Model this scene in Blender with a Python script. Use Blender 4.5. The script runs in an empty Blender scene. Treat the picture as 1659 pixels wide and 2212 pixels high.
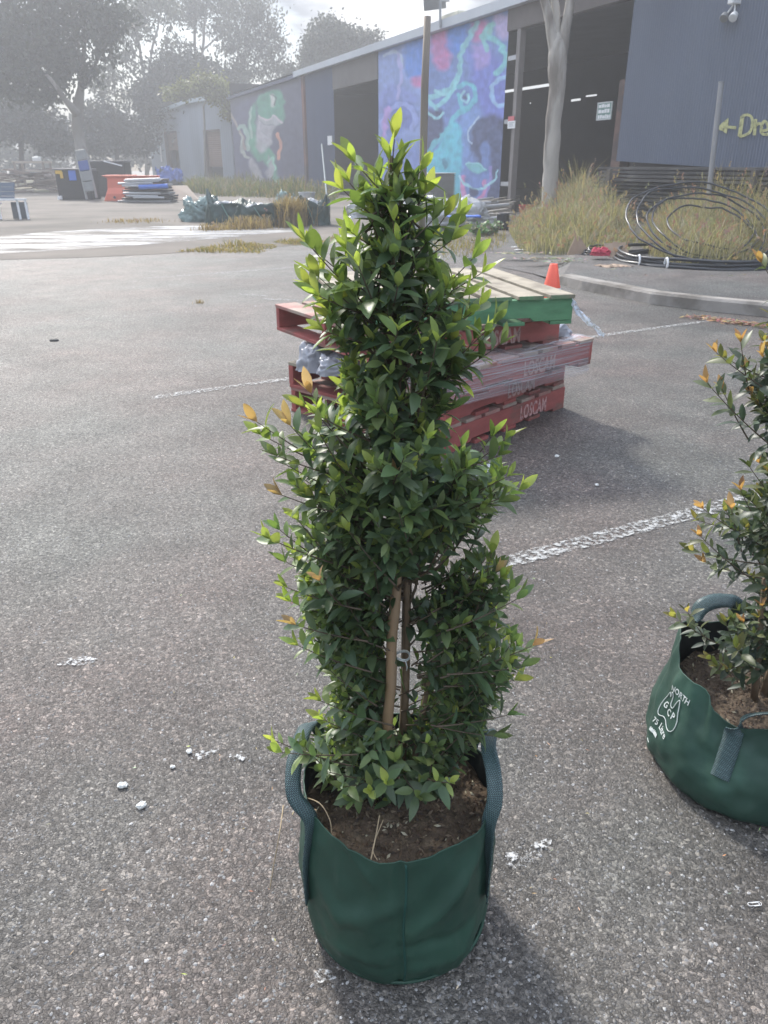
import bpy, math, random
import numpy as np
from mathutils import Vector, Matrix, noise as mnoise
random.seed(7); rng = np.random.default_rng(7)
S = bpy.context.scene; COL = S.collection
R = math.radians
# ------------------------------------------------------------ camera
H = 1.35; PITCH = R(24.3)
F, CX, CY = 1662.0, 829.5, 1106.0            # focal length and centre, in units of a 1659 x 2212 survey grid
cd = bpy.data.cameras.new('camera'); cam = bpy.data.objects.new('camera', cd); COL.objects.link(cam)
cam.location = (0, 0, H); cam.rotation_euler = (R(90) - PITCH, 0, 0)
cd.sensor_fit = 'VERTICAL'; cd.sensor_height = 34.6; cd.sensor_width = 25.95; cd.lens = 26.0
cd.clip_start = 0.02; cd.clip_end = 2000
cd.dof.use_dof = True; cd.dof.focus_distance = 1.5; cd.dof.aperture_fstop = 13.0
S.camera = cam
# ------------------------------------------------------------ sky, sun, exposure
SUN_EL, SUN_AZ = R(39), R(-27)               # azimuth measured from +Y (ahead of the camera) towards +X
SKY_STRENGTH, SUN_STRENGTH, EXPOSURE, HAZE = 0.1, 1.85, 1.55, 0.0055
S.view_settings.view_transform = 'Standard'; S.view_settings.look = 'None'
S.view_settings.exposure = EXPOSURE; S.view_settings.gamma = 1.0
W = bpy.data.worlds.new('World'); S.world = W; W.use_nodes = True
nt = W.node_tree; nt.nodes.clear(); N = nt.nodes.new; L = nt.links.new
wo = N('ShaderNodeOutputWorld'); bg = N('ShaderNodeBackground'); sky = N('ShaderNodeTexSky')
sky.sky_type = 'NISHITA'; sky.sun_disc = False; sky.sun_elevation = SUN_EL; sky.sun_rotation = SUN_AZ
sky.air_density = 1.0; sky.dust_density = 1.0; sky.ozone_density = 1.0
tc = N('ShaderNodeTexCoord'); mp = N('ShaderNodeMapping'); mp.inputs['Scale'].default_value = (1, 1, 3.2)
L(tc.outputs['Generated'], mp.inputs[0])
n1 = N('ShaderNodeTexNoise'); n1.inputs['Scale'].default_value = 3.4; n1.inputs['Detail'].default_value = 9; n1.inputs['Roughness'].default_value = .58
n1.inputs['Distortion'].default_value = .25
L(mp.outputs[0], n1.inputs['Vector'])
n2 = N('ShaderNodeTexNoise'); n2.inputs['Scale'].default_value = 6.5; n2.inputs['Detail'].default_value = 6; L(mp.outputs[0], n2.inputs['Vector'])
r1 = N('ShaderNodeValToRGB'); r1.color_ramp.elements[0].position = .44; r1.color_ramp.elements[1].position = .56
L(n1.outputs['Fac'], r1.inputs[0])
r2 = N('ShaderNodeValToRGB'); e = r2.color_ramp.elements
e[0].position = .42; e[0].color = (.34, .37, .42, 1); e[1].position = .62; e[1].color = (1.25, 1.23, 1.2, 1)
L(n2.outputs['Fac'], r2.inputs[0])
mu = N('ShaderNodeMixRGB'); mu.blend_type = 'MULTIPLY'; mu.inputs[0].default_value = 1; mu.inputs[2].default_value = (6.6, 6.7, 6.9, 1)
L(r2.outputs[0], mu.inputs[1])
mx = N('ShaderNodeMixRGB'); L(r1.outputs[0], mx.inputs[0]); L(sky.outputs[0], mx.inputs[1]); L(mu.outputs[0], mx.inputs[2])
# an overcast sky is brighter overhead than near the horizon
sp_ = N('ShaderNodeSeparateXYZ'); L(tc.outputs['Generated'], sp_.inputs[0]); gr_ = N('ShaderNodeMapRange'); gr_.inputs[1].default_value = .0; gr_.inputs[2].default_value = .75; gr_.inputs[3].default_value = .34; gr_.inputs[4].default_value = 1.9; L(sp_.outputs[2], gr_.inputs[0])
vs_ = N('ShaderNodeVectorMath'); vs_.operation = 'SCALE'; L(mx.outputs[0], vs_.inputs[0]); L(gr_.outputs[0], vs_.inputs['Scale']); L(vs_.outputs[0], bg.inputs[0]); bg.inputs[1].default_value = SKY_STRENGTH; L(bg.outputs[0], wo.inputs[0])
sl = bpy.data.lights.new('sun', 'SUN'); sl.energy = SUN_STRENGTH; sl.angle = R(8); sl.color = (1, .95, .87)
so = bpy.data.objects.new('sun', sl); COL.objects.link(so)
sd = Vector((math.sin(SUN_AZ) * math.cos(SUN_EL), math.cos(SUN_AZ) * math.cos(SUN_EL), math.sin(SUN_EL)))
so.rotation_euler = sd.to_track_quat('Z', 'Y').to_euler(); so.location = sd * 50
# ------------------------------------------------------------ survey helpers: turn a sighting into a place in the world
CT, ST = math.cos(PITCH), math.sin(PITCH)
def ray(px, py):
    return Vector((px - CX, F * CT - (py - CY) * ST, -(F * ST + (py - CY) * CT)))
def G(px, py, z=0.0):
    d = ray(px, py); t = (H - z) / -d.z; return Vector((d.x * t, d.y * t, z))
def AT(px, py, y):
    d = ray(px, py); t = y / d.y; return Vector((d.x * t, y, H + d.z * t))
UA = math.atan(769.5 / (F / CT))
U = Vector((-math.sin(UA), math.cos(UA), 0)); NV = Vector((math.cos(UA), math.sin(UA), 0))   # along the shed wall (away), into the shed
P0 = G(1075, 455)
def WS(px, py, d=0.0):                        # wall plane coordinates (s towards the camera side, z)
    r = ray(px, py); t = ((P0.dot(NV) + d)) / (r.x * NV.x + r.y * NV.y)
    p = Vector((r.x * t, r.y * t, H + r.z * t)); return (-(p - P0).dot(U), p.z)
def WP(s, z, d=0.0):
    p = P0 - U * s + NV * d; return Vector((p.x, p.y, z))
# ------------------------------------------------------------ object helpers
def tag(o, label=None, cat=None, group=None, kind=None):
    if label: o['label'] = label
    if cat: o['category'] = cat
    if group: o['group'] = group
    if kind: o['kind'] = kind
    return o
def thing(name, label, cat, loc=(0, 0, 0), rz=0, group=None):
    o = bpy.data.objects.new(name, None); COL.objects.link(o); o.location = loc; o.rotation_euler = (0, 0, rz)
    o.empty_display_size = .1
    return tag(o, label, cat, group)
class MB:
    def __init__(s): s.v = []; s.f = []; s.c = []; s.uv = None
    def add(s, vs, fs, col=None):
        n = len(s.v); s.v.extend([tuple(v) for v in vs]); s.f.extend([tuple(i + n for i in f) for f in fs])
        if col is not None: s.c.extend([tuple(col) + (1,)] * len(vs))
        return s
    def box(s, c, d, M=None, col=None, jit=0):
        x, y, z = d[0] / 2, d[1] / 2, d[2] / 2
        vs = [Vector((c[0] + a * x, c[1] + b * y, c[2] + e * z)) for a in (-1, 1) for b in (-1, 1) for e in (-1, 1)]
        if jit: vs = [v + Vector([random.uniform(-jit, jit) for _ in range(3)]) for v in vs]
        if M is not None: vs = [M @ v for v in vs]
        return s.add(vs, [(0, 1, 3, 2), (4, 6, 7, 5), (0, 4, 5, 1), (2, 3, 7, 6), (0, 2, 6, 4), (1, 5, 7, 3)], col)
    def bar(s, a, b, w, t=None, up=(0, 0, 1), col=None):
        a, b = Vector(a), Vector(b); d = b - a; l = d.length; z = d.normalized(); u = Vector(up)
        x = u.cross(z)
        if x.length < 1e-4: x = Vector((1, 0, 0)).cross(z)
        x.normalize(); y = z.cross(x)
        M = Matrix((x, y, z)).transposed().to_4x4(); M.translation = (a + b) / 2
        return s.box((0, 0, 0), (w, t or w, l), M, col)
    def tube(s, pts, r, n=8, col=None, cap=True):
        pts = [Vector(p) for p in pts]; m = len(pts); rs = r if hasattr(r, '__len__') else [r] * m
        vs = []; px = None
        for i, p in enumerate(pts):
            t = (pts[min(i + 1, m - 1)] - pts[max(i - 1, 0)]).normalized()
            if px is None:
                px = t.orthogonal().normalized()
            else:
                px = (px - t * px.dot(t))
                px = px.normalized() if px.length > 1e-6 else t.orthogonal().normalized()
            py = t.cross(px)
            for k in range(n):
                a = 2 * math.pi * k / n; vs.append(p + (px * math.cos(a) + py * math.sin(a)) * rs[i])
        fs = [(i * n + k, i * n + (k + 1) % n, (i + 1) * n + (k + 1) % n, (i + 1) * n + k) for i in range(m - 1) for k in range(n)]
        if cap: fs += [tuple(reversed(range(n))), tuple((m - 1) * n + k for k in range(n))]
        return s.add(vs, fs, col)
    def lathe(s, prof, n=24, c=(0, 0, 0), col=None):
        vs = [(c[0] + r * math.cos(2 * math.pi * k / n), c[1] + r * math.sin(2 * math.pi * k / n), c[2] + z) for r, z in prof for k in range(n)]
        m = len(prof)
        fs = [(i * n + k, i * n + (k + 1) % n, (i + 1) * n + (k + 1) % n, (i + 1) * n + k) for i in range(m - 1) for k in range(n)]
        return s.add(vs, fs, col)
    def prism(s, poly, z0, z1, col=None):       # poly counter-clockwise xy
        n = len(poly); vs = [(p[0], p[1], z0) for p in poly] + [(p[0], p[1], z1) for p in poly]
        return s.add(vs, [tuple(reversed(range(n))), tuple(range(n, 2 * n))] + [(i, (i + 1) % n, (i + 1) % n + n, i + n) for i in range(n)], col)
    def build(s, name, mat, parent=None, smooth=False, bevel=0):
        me = bpy.data.meshes.new(name); me.from_pydata(s.v, [], s.f)
        if s.c and len(s.c) == len(s.v):
            at = me.color_attributes.new('Col', 'FLOAT_COLOR', 'POINT'); at.data.foreach_set('color', np.array(s.c, dtype=np.float32).ravel())
        if s.uv is not None:
            ul = me.uv_layers.new(name='UVMap')
            li = np.zeros(len(me.loops), dtype=np.int32); me.loops.foreach_get('vertex_index', li)
            ul.data.foreach_set('uv', np.array(s.uv, dtype=np.float32)[li].ravel())
        me.materials.append(mat)
        if smooth: me.polygons.foreach_set('use_smooth', [True] * len(me.polygons))
        me.update(); o = bpy.data.objects.new(name, me); COL.objects.link(o)
        if parent: o.parent = parent
        if bevel:
            b = o.modifiers.new('bevel', 'BEVEL'); b.width = bevel; b.segments = 2; b.limit_method = 'ANGLE'
        return o
def grid_mesh(nx, ny, fn, col=None):
    mb = MB(); mb.v = [tuple(fn(i / (nx - 1), j / (ny - 1))) for j in range(ny) for i in range(nx)]
    mb.f = [(j * nx + i, j * nx + i + 1, (j + 1) * nx + i + 1, (j + 1) * nx + i) for j in range(ny - 1) for i in range(nx - 1)]
    return mb
def fbm(p, o=4): return mnoise.fractal(Vector(p), 1.0, 2.0, o)
# ------------------------------------------------------------ materials
MAT = {}
def M(name, col, rough=.6, var=.15, scale=6, bump=0, bscale=40, attr=False, metal=0, trans=0, spec=.5, col2=None, c2pos=(.5, .6), alpha=None, coord='Object', stretch=None, bdist=.01):
    """one procedural surface: base colour (or mesh colour), noise variation, a second colour in patches, noise bump"""
    if name in MAT: return MAT[name]
    m = bpy.data.materials.new(name); m.use_nodes = True; t = m.node_tree; N = t.nodes.new; L = t.links.new
    b = t.nodes['Principled BSDF']; out = t.nodes['Material Output']
    tc = N('ShaderNodeTexCoord'); src = tc.outputs[coord]
    if stretch:
        mp = N('ShaderNodeMapping'); mp.inputs['Scale'].default_value = stretch; L(src, mp.inputs[0]); src = mp.outputs[0]
    nz = N('ShaderNodeTexNoise'); nz.inputs['Scale'].default_value = scale; nz.inputs['Detail'].default_value = 6; nz.inputs['Roughness'].default_value = .6; L(src, nz.inputs['Vector'])
    if attr:
        a = N('ShaderNodeAttribute'); a.attribute_name = 'Col'; c = a.outputs['Color']
    else:
        rgb = N('ShaderNodeRGB'); rgb.outputs[0].default_value = tuple(col) + (1,); c = rgb.outputs[0]
    if col2 is not None:
        n3 = N('ShaderNodeTexNoise'); n3.inputs['Scale'].default_value = scale * .6; n3.inputs['Detail'].default_value = 7; L(src, n3.inputs['Vector'])
        rr = N('ShaderNodeValToRGB'); rr.color_ramp.elements[0].position = c2pos[0]; rr.color_ramp.elements[1].position = c2pos[1]; L(n3.outputs['Fac'], rr.inputs[0])
        mm = N('ShaderNodeMixRGB'); L(rr.outputs[0], mm.inputs[0]); L(c, mm.inputs[1]); mm.inputs[2].default_value = tuple(col2) + (1,); c = mm.outputs[0]
    mr = N('ShaderNodeMapRange'); mr.inputs[1].default_value = .25; mr.inputs[2].default_value = .75; mr.inputs[3].default_value = 1 - var; mr.inputs[4].default_value = 1 + var
    L(nz.outputs['Fac'], mr.inputs[0])
    vm = N('ShaderNodeVectorMath'); vm.operation = 'SCALE'; L(c, vm.inputs[0]); L(mr.outputs[0], vm.inputs['Scale']); L(vm.outputs[0], b.inputs['Base Color'])
    b.inputs['Roughness'].default_value = rough; b.inputs['Metallic'].default_value = metal; b.inputs['Specular IOR Level'].default_value = spec
    if bump:
        nb = N('ShaderNodeTexNoise'); nb.inputs['Scale'].default_value = bscale; nb.inputs['Detail'].default_value = 5; L(src, nb.inputs['Vector'])
        bp = N('ShaderNodeBump'); bp.inputs['Strength'].default_value = bump; bp.inputs['Distance'].default_value = bdist; L(nb.outputs['Fac'], bp.inputs['Height']); L(bp.outputs[0], b.inputs['Normal'])
    res = b.outputs[0]
    if trans:
        tr = N('ShaderNodeBsdfTranslucent'); ms = N('ShaderNodeMixShader'); ms.inputs[0].default_value = trans
        v2 = N('ShaderNodeVectorMath'); v2.operation = 'MULTIPLY'; L(vm.outputs[0], v2.inputs[0]); v2.inputs[1].default_value = (1.9, 1.9, .8) if trans > .25 else (1.5, 1.5, 1.2)
        L(v2.outputs[0], tr.inputs[0]); L(b.outputs[0], ms.inputs[1]); L(tr.outputs[0], ms.inputs[2]); res = ms.outputs[0]
    if alpha is not None:                       # worn paint or thin film: (noise scale, low, high)
        na = N('ShaderNodeTexNoise'); na.inputs['Scale'].default_value = alpha[0]; na.inputs['Detail'].default_value = 8; na.inputs['Roughness'].default_value = .7; L(src, na.inputs['Vector'])
        ra = N('ShaderNodeValToRGB'); ra.color_ramp.elements[0].position = alpha[1]; ra.color_ramp.elements[1].position = alpha[2]; L(na.outputs['Fac'], ra.inputs[0])
        tp = N('ShaderNodeBsdfTransparent'); m2 = N('ShaderNodeMixShader'); L(ra.outputs[0], m2.inputs[0]); L(tp.outputs[0], m2.inputs[1]); L(res, m2.inputs[2]); res = m2.outputs[0]
        if len(alpha) > 3: ra.color_ramp.elements[0].color = (alpha[3],) * 3 + (1,); ra.color_ramp.elements[1].color = (alpha[4],) * 3 + (1,)
    L(res, out.inputs['Surface']); MAT[name] = m; return m
# ------------------------------------------------------------ asphalt
def asphalt(name, stones=True, base=(.083, .076, .070), light=(.30, .295, .285)):
    m = bpy.data.materials.new(name); m.use_nodes = True; t = m.node_tree; N = t.nodes.new; L = t.links.new; b = t.nodes['Principled BSDF']
    tc = N('ShaderNodeTexCoord'); o = tc.outputs['Object']
    wn = N('ShaderNodeTexNoise'); wn.inputs['Scale'].default_value = 60; wn.inputs['Detail'].default_value = 2; L(o, wn.inputs['Vector'])
    wv = N('ShaderNodeVectorMath'); wv.operation = 'MULTIPLY_ADD'; L(wn.outputs['Color'], wv.inputs[0]); wv.inputs[1].default_value = (.012,) * 3; L(o, wv.inputs[2])
    v = N('ShaderNodeTexVoronoi'); v.inputs['Scale'].default_value = 125; L(wv.outputs[0], v.inputs['Vector'])
    v2 = N('ShaderNodeTexVoronoi'); v2.inputs['Scale'].default_value = 210; L(wv.outputs[0], v2.inputs['Vector'])
    ve = N('ShaderNodeTexVoronoi'); ve.feature = 'DISTANCE_TO_EDGE'; ve.inputs['Scale'].default_value = 125; L(wv.outputs[0], ve.inputs['Vector'])
    sx = N('ShaderNodeSeparateColor'); L(v.outputs['Color'], sx.inputs[0])
    s2 = N('ShaderNodeSeparateColor'); L(v2.outputs['Color'], s2.inputs[0])
    r = N('ShaderNodeValToRGB'); e = r.color_ramp.elements; e[0].position = .0; e[0].color = (.55,) * 3 + (1,); e[1].position = 1; e[1].color = (2.5, 2.45, 2.4, 1)
    k = e.new(.55); k.color = (.8, .8, .8, 1); k = e.new(.82); k.color = (1.25, 1.25, 1.24, 1); k = e.new(.96); k.color = (1.7, 1.7, 1.68, 1)
    L(sx.outputs[0], r.inputs[0])
    rs = N('ShaderNodeValToRGB'); e = rs.color_ramp.elements; e[0].color = (.65,) * 3 + (1,); e[1].position = 1; e[1].color = (1.6,) * 3 + (1,); L(s2.outputs[1], rs.inputs[0])
    # broad patches of browner and greener binder, and lighter dusty areas
    big = N('ShaderNodeTexNoise'); big.inputs['Scale'].default_value = .9; big.inputs['Detail'].default_value = 6; L(o, big.inputs['Vector'])
    rb = N('ShaderNodeValToRGB'); e = rb.color_ramp.elements; e[0].position = .38; e[0].color = (base[0] * 1.12, base[1] * .98, base[2] * .93, 1); e[1].position = .62; e[1].color = (base[0] * .95, base[1] * 1.02, base[2] * .98, 1); L(big.outputs['Fac'], rb.inputs[0])
    d = N('ShaderNodeTexNoise'); d.inputs['Scale'].default_value = 3.1; d.inputs['Detail'].default_value = 8; L(o, d.inputs['Vector'])
    dr = N('ShaderNodeMapRange'); dr.inputs[1].default_value = .3; dr.inputs[2].default_value = .7; dr.inputs[3].default_value = .74; dr.inputs[4].default_value = 1.26; L(d.outputs['Fac'], dr.inputs[0])
    a1 = N('ShaderNodeVectorMath'); a1.operation = 'MULTIPLY'; L(rb.outputs[0], a1.inputs[0]); L(r.outputs[0], a1.inputs[1])
    a2 = N('ShaderNodeVectorMath'); a2.operation = 'MULTIPLY'; L(a1.outputs[0], a2.inputs[0]); L(rs.outputs[0], a2.inputs[1])
    st = N('ShaderNodeTexNoise'); st.inputs['Scale'].default_value = .42; st.inputs['Detail'].default_value = 4; st.inputs['Distortion'].default_value = .8; L(o, st.inputs['Vector'])
    sr = N('ShaderNodeMapRange'); sr.inputs[1].default_value = .52; sr.inputs[2].default_value = .66; sr.inputs[3].default_value = 1.06; sr.inputs[4].default_value = .64; L(st.outputs['Fac'], sr.inputs[0])
    a0_ = N('ShaderNodeVectorMath'); a0_.operation = 'SCALE'; L(a2.outputs[0], a0_.inputs[0]); L(sr.outputs[0], a0_.inputs['Scale']); a2 = a0_
    a3 = N('ShaderNodeVectorMath'); a3.operation = 'SCALE'; L(a2.outputs[0], a3.inputs[0]); L(dr.outputs[0], a3.inputs['Scale']); L(a3.outputs[0], b.inputs['Base Color'])
    # height: stones stand out by different amounts, each tilted its own way
    de = N('ShaderNodeMapRange'); de.inputs[1].default_value = 0; de.inputs[2].default_value = .09; de.interpolation_type = 'SMOOTHSTEP'; L(ve.outputs['Distance'], de.inputs[0])
    hm = N('ShaderNodeMath'); hm.operation = 'MULTIPLY'; L(de.outputs[0], hm.inputs[0]); L(sx.outputs[1], hm.inputs[1])
    ha = N('ShaderNodeMath'); ha.operation = 'MULTIPLY_ADD'; L(v2.outputs['Distance'], ha.inputs[0]); ha.inputs[1].default_value = -.5; L(hm.outputs[0], ha.inputs[2])
    bp = N('ShaderNodeBump'); bp.inputs['Strength'].default_value = .65; bp.inputs['Distance'].default_value = .006; L(ha.outputs[0], bp.inputs['Height'])
    tl = N('ShaderNodeVectorMath'); tl.operation = 'SUBTRACT'; L(v.outputs['Color'], tl.inputs[0]); tl.inputs[1].default_value = (.5, .5, .5)
    tm = N('ShaderNodeVectorMath'); tm.operation = 'MULTIPLY_ADD'; L(tl.outputs[0], tm.inputs[0]); tm.inputs[1].default_value = (.34, .34, 0); L(bp.outputs[0], tm.inputs[2])
    tn = N('ShaderNodeVectorMath'); tn.operation = 'NORMALIZE'; L(tm.outputs[0], tn.inputs[0]); L(tn.outputs[0], b.inputs['Normal'])
    rr = N('ShaderNodeMapRange'); rr.inputs[3].default_value = .38; rr.inputs[4].default_value = .8; L(sx.outputs[2], rr.inputs[0]); L(rr.outputs[0], b.inputs['Roughness'])
    b.inputs['Specular IOR Level'].default_value = .5
    MAT[name] = m; return m
asphalt('asphalt'); asphalt('footpath_asphalt', base=(.075, .072, .07))
# ============================================================ THE SETTING
def struct(name, mb, mat, **k): return tag(mb.build(name, mat, **k), kind='structure')
def sheet(name, pts, z, mat):
    mb = MB(); mb.add([(p[0], p[1], z) for p in pts], [tuple(range(len(pts)))])
    if (Vector(mb.v[1]) - Vector(mb.v[0])).cross(Vector(mb.v[2]) - Vector(mb.v[1])).z < 0: mb.f = [tuple(reversed(mb.f[0]))]
    return struct(name, mb, mat)
g = MB(); g.add([(-140, -30, 0), (140, -30, 0), (140, 190, 0), (-140, 190, 0)], [(0, 1, 2, 3)]); struct('ground', g, MAT['asphalt'])
pad = M('pad_concrete', (.135, .115, .095), .9, .28, .55, bump=.5, bscale=6, col2=(.085, .075, .06), c2pos=(.48, .62))
sheet('concrete_pad', [G(-900, 640), G(0, 562), G(200, 556), G(350, 549), G(480, 538), G(600, 533), G(720, 524), G(830, 518), G(960, 515), G(1040, 520), G(1100, 512), G(1110, 480),
      WP(-.6, 0), WP(-40, 0), WP(-60, 0), (-80, 120, 0), (-130, 60, 0)], .004, pad)
sheet('grass_verge', [WP(-38, 0), (-14, 72, 0), (-120, 185, 0), (-138, 150, 0), (-90, 62, 0), (-24, 43, 0), (-14, 45, 0)], .008, M('verge_soil', (.10, .10, .055), .95, .4, .4, bump=.6, bscale=4, col2=(.16, .13, .08)))
sheet('painted_glare_strip', [G(-700, 590), G(0, 549), G(150, 541), G(329, 528), G(439, 519), G(560, 507), G(640, 501), G(655, 497), G(560, 492), G(439, 488), G(330, 490), G(251, 493), G(120, 501), G(0, 511), G(-700, 535)], .008,
      M('painted_white_glare', (.36, .37, .38), .5, .25, 2.5, alpha=(1.3, .40, .60), stretch=(.45, 1.6, 1), col2=(.26, .25, .235), c2pos=(.46, .60)))  # sunlit wet glare on the ground, painted as a broken white sheet
# footpath slab behind the kerb
kf = [(1080, 578), (1150, 592), (1190, 607), (1215, 614), (1259, 626), (1406, 656), (1528, 671), (1659, 684), (2000, 735)]
kz = [.006, .008, .03, .115, .12, .12, .12, .12, .12]
kbk = [WP(s, 0) for s in (1.2, 2.6, 4, 5.2, 6.4, 8.4, 10.5, 12.5, 19)]
mb = MB(); fr = [G(x, y) for x, y in kf]
for a, z, b in zip(fr, kz, kbk): mb.v += [(a.x, a.y, z), (b.x, b.y, max(z, .02))]
mb.f = [(2 * i, 2 * i + 2, 2 * i + 3, 2 * i + 1) for i in range(len(kf) - 1)]; struct('footpath', mb, MAT['footpath_asphalt'])
kerbm = M('kerb_concrete', (.27, .25, .225), .9, .25, 3, bump=.5, bscale=30, col2=(.15, .135, .115), c2pos=(.5, .62))
mb = MB(); pts = fr[2:]; zz = kz[2:]; ring = []
for i, p in enumerate(pts):
    t = (pts[min(i + 1, len(pts) - 1)] - pts[max(i - 1, 0)]).normalized(); n = Vector((-t.y, t.x, 0)); z = zz[i] + .006
    if n.y < 0: n = -n
    q = p - n * .035
    mb.v += [(q.x, q.y, -.02), (q.x + n.x * .012, q.y + n.y * .012, z - .025), (q.x + n.x * .035, q.y + n.y * .035, z), (q.x + n.x * .16, q.y + n.y * .16, z), (q.x + n.x * .16, q.y + n.y * .16, -.02)]
for i in range(len(pts) - 1): mb.f += [(5 * i + k, 5 * i + k + 1, 5 * i + 5 + k + 1, 5 * i + 5 + k) for k in range(4)]
struct('kerb', mb, kerbm)
# worn parking lines
paint = M('worn_line_paint', (.38, .38, .365), .7, .25, 20, alpha=(42, .46, .60), bump=.5, bscale=120)
faint = M('faint_line_paint', (.38, .38, .37), .7, .15, 20, alpha=(22, .53, .64), bump=.5, bscale=120)
def strip(pts, w, mat, z=.004):
    p = [G(x, y) for x, y in pts]; a, b = p[0], p[-1]; t = (b - a).normalized(); n = Vector((-t.y, t.x, 0)) * w / 2
    mb = MB(); k = 24
    for i in range(k + 1):
        q = a.lerp(b, i / k); j = 1 + .25 * fbm((i * .7, a.x, 3)); mb.v += [tuple(q + n * j + Vector((0, 0, z))), tuple(q - n * j + Vector((0, 0, z)))]
    mb.f = [(2 * i, 2 * i + 1, 2 * i + 3, 2 * i + 2) for i in range(k)]; struct('parking_line', mb, mat)
strip([(1075, 1221), (1720, 1050)], .085, paint); strip([(327, 860), (1556, 690)], .07, paint); strip([(60, 700), (640, 655)], .07, faint)
strip([(309, 602), (650, 577)], .09, paint); strip([(1120, 546), (1400, 500)], .05, faint)
def splotch(px, py, w, h, rot, seed, mat, z=.0045):
    c = G(px, py); mb = MB(); k = 22; vs = [(0, 0)]
    for i in range(k):
        a = 2 * math.pi * i / k; r = 1 + .55 * fbm((math.cos(a) * 1.3, math.sin(a) * 1.3, seed)); x, y = w * r * math.cos(a), h * r * math.sin(a)
        vs.append((x * math.cos(rot) - y * math.sin(rot), x * math.sin(rot) + y * math.cos(rot)))
    mb.add([(c.x + x, c.y + y, z) for x, y in vs], [(0, i + 1, (i + 1) % k + 1) for i in range(k)]); struct('paint_splatter', mb, mat)
spl = M('splatter_paint', (.52, .52, .51), .7, .15, 20, alpha=(75, .48, .60), bump=.5, bscale=150)
for a in [(172, 1430, .055, .022, .1, 1), (445, 1632, .03, .016, .4, 2), (516, 1636, .025, .016, 0, 3), (1150, 1848, .05, .016, .75, 4), (1120, 1862, .035, .02, .2, 9), (545, 638, .25, .03, -.4, 5), (610, 648, .3, .05, -.2, 6), (490, 592, .2, .035, .1, 7), (700, 2110, .02, .012, 0, 8)]:
    splotch(*a, spl if a[1] > 1000 else paint)
# ============================================================ WAREHOUSE
sX = lambda px, py=None, d=0: WS(px, 355 + .0985 * (px - 60) if py is None else py, d)[0]
ZF = WS(1042, 40)[1]; ZT = WS(1042, 19)[1]
s_far, s_post, s_p2, s_o1, s_m0, s_m1, s_c0 = sX(503), sX(655), sX(668), sX(725), sX(819), sX(1078), sX(1328)
s_c0 = WS(1352, 175)[0]; s_m0 = WS(818, 250)[0]; s_m1 = WS(1088, 250)[0]; s_o1 = WS(722, 250)[0]; s_post = WS(660, 250)[0]; s_far = WS(503, 300)[0]; s_end = 24
wh = thing('warehouse', 'long blue corrugated iron warehouse with two painted murals and dark open bays', 'warehouse', tuple(WP(0, 0)))
def wpart(name, mb, mat, **k):
    o = mb.build(name, mat, **k); o.parent = wh; o.matrix_parent_inverse = Matrix.Translation(wh.location).inverted(); return o
BASIS = Matrix((-U, NV, Vector((0, 0, 1)))).transposed().to_4x4(); BASIS.translation = P0   # local x = s, y = into building
def wbox(mb, s0, s1, d0, d1, z0, z1): return mb.box(((s0 + s1) / 2, (d0 + d1) / 2, (z0 + z1) / 2), (abs(s1 - s0), d1 - d0, z1 - z0), BASIS)
navy = M('navy_sheet', (.035, .047, .10), .6, .2, 1.2, col2=(.06, .075, .13), c2pos=(.45, .7))
blue = M('faded_blue_sheet', (.14, .165, .22), .5, .12, .8, stretch=(1, 1, .25), col2=(.13, .155, .22), c2pos=(.45, .7))
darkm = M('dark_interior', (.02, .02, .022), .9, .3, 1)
steel = M('dull_galvanised', (.42, .43, .45), .5, .12, 2, metal=.3)
rust = M('rusty_post', (.13, .075, .06), .8, .3, 3, col2=(.07, .05, .045))
def corr(name, s0, s1, z0, z1, mat, pitch=.076, amp=.024, per=6, nz=2, zb=None, d=0, colfn=None):
    n = int((s1 - s0) / pitch * per) + 1; mb = MB()
    for j in range(nz):
        for i in range(n + 1):
            s = s0 + (s1 - s0) * i / n; lo = z0 if zb is None else zb(s); z = lo + (z1 - lo) * j / (nz - 1)
            mb.v.append(tuple(WP(s, z, d + amp * math.sin(2 * math.pi * s / pitch) + .012 * fbm((s * .3, z * .3, 0)))))
            if colfn: mb.c.append((s, z, 0, 1))
    mb.f = [(j * (n + 1) + i, j * (n + 1) + i + 1, (j + 1) * (n + 1) + i + 1, (j + 1) * (n + 1) + i) for j in range(nz - 1) for i in range(n)]
    if colfn:
        a = np.array(mb.c); mb.c = [tuple(c) + (1,) for c in colfn(a[:, 0], a[:, 1])]
    return wpart(name, mb, mat, smooth=True)
zb0, zb1 = WS(1338, 348)[1], WS(1659, 369)[1]; sb1 = WS(1659, 369)[0]
corr('corrugated_wall', s_c0, s_end, 0, 7.0, blue, zb=lambda s: zb0 + (zb1 - zb0) * (s - s_c0) / (sb1 - s_c0))
b = MB(); wbox(b, s_c0 + .1, s_end, .35, .5, 0, 1.6); wpart('base_wall', b, M('base_wall_dark', (.05, .05, .055), .9, .3, 2))
corr('blue_panel', s_post + .15, s_o1, 0, ZF, M('blue_panel_sheet', (.045, .065, .12), .6, .15, .8, stretch=(1, 1, .3)), amp=.008)
b = MB(); wbox(b, s_post - .2, s_post + .14, -.12, .1, 0, ZF); wpart('rusty_post', b, M('red_post', (.19, .085, .07), .8, .25, 1, col2=(.07, .055, .06), c2pos=(.4, .6)))
hdr = M('header_beam_grey', (.12, .11, .105), .8, .2, 1)
b = MB(); wbox(b, s_o1, s_m0, -.05, .2, ZF - .95, ZF); wpart('header_beam', b, hdr)
b = MB(); wbox(b, s_m1, s_c0 + .05, -.05, .2, ZF - .55, ZF); wpart('header_beam', b, M('header_beam_brown', (.10, .085, .08), .8, .25, 1))
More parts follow.
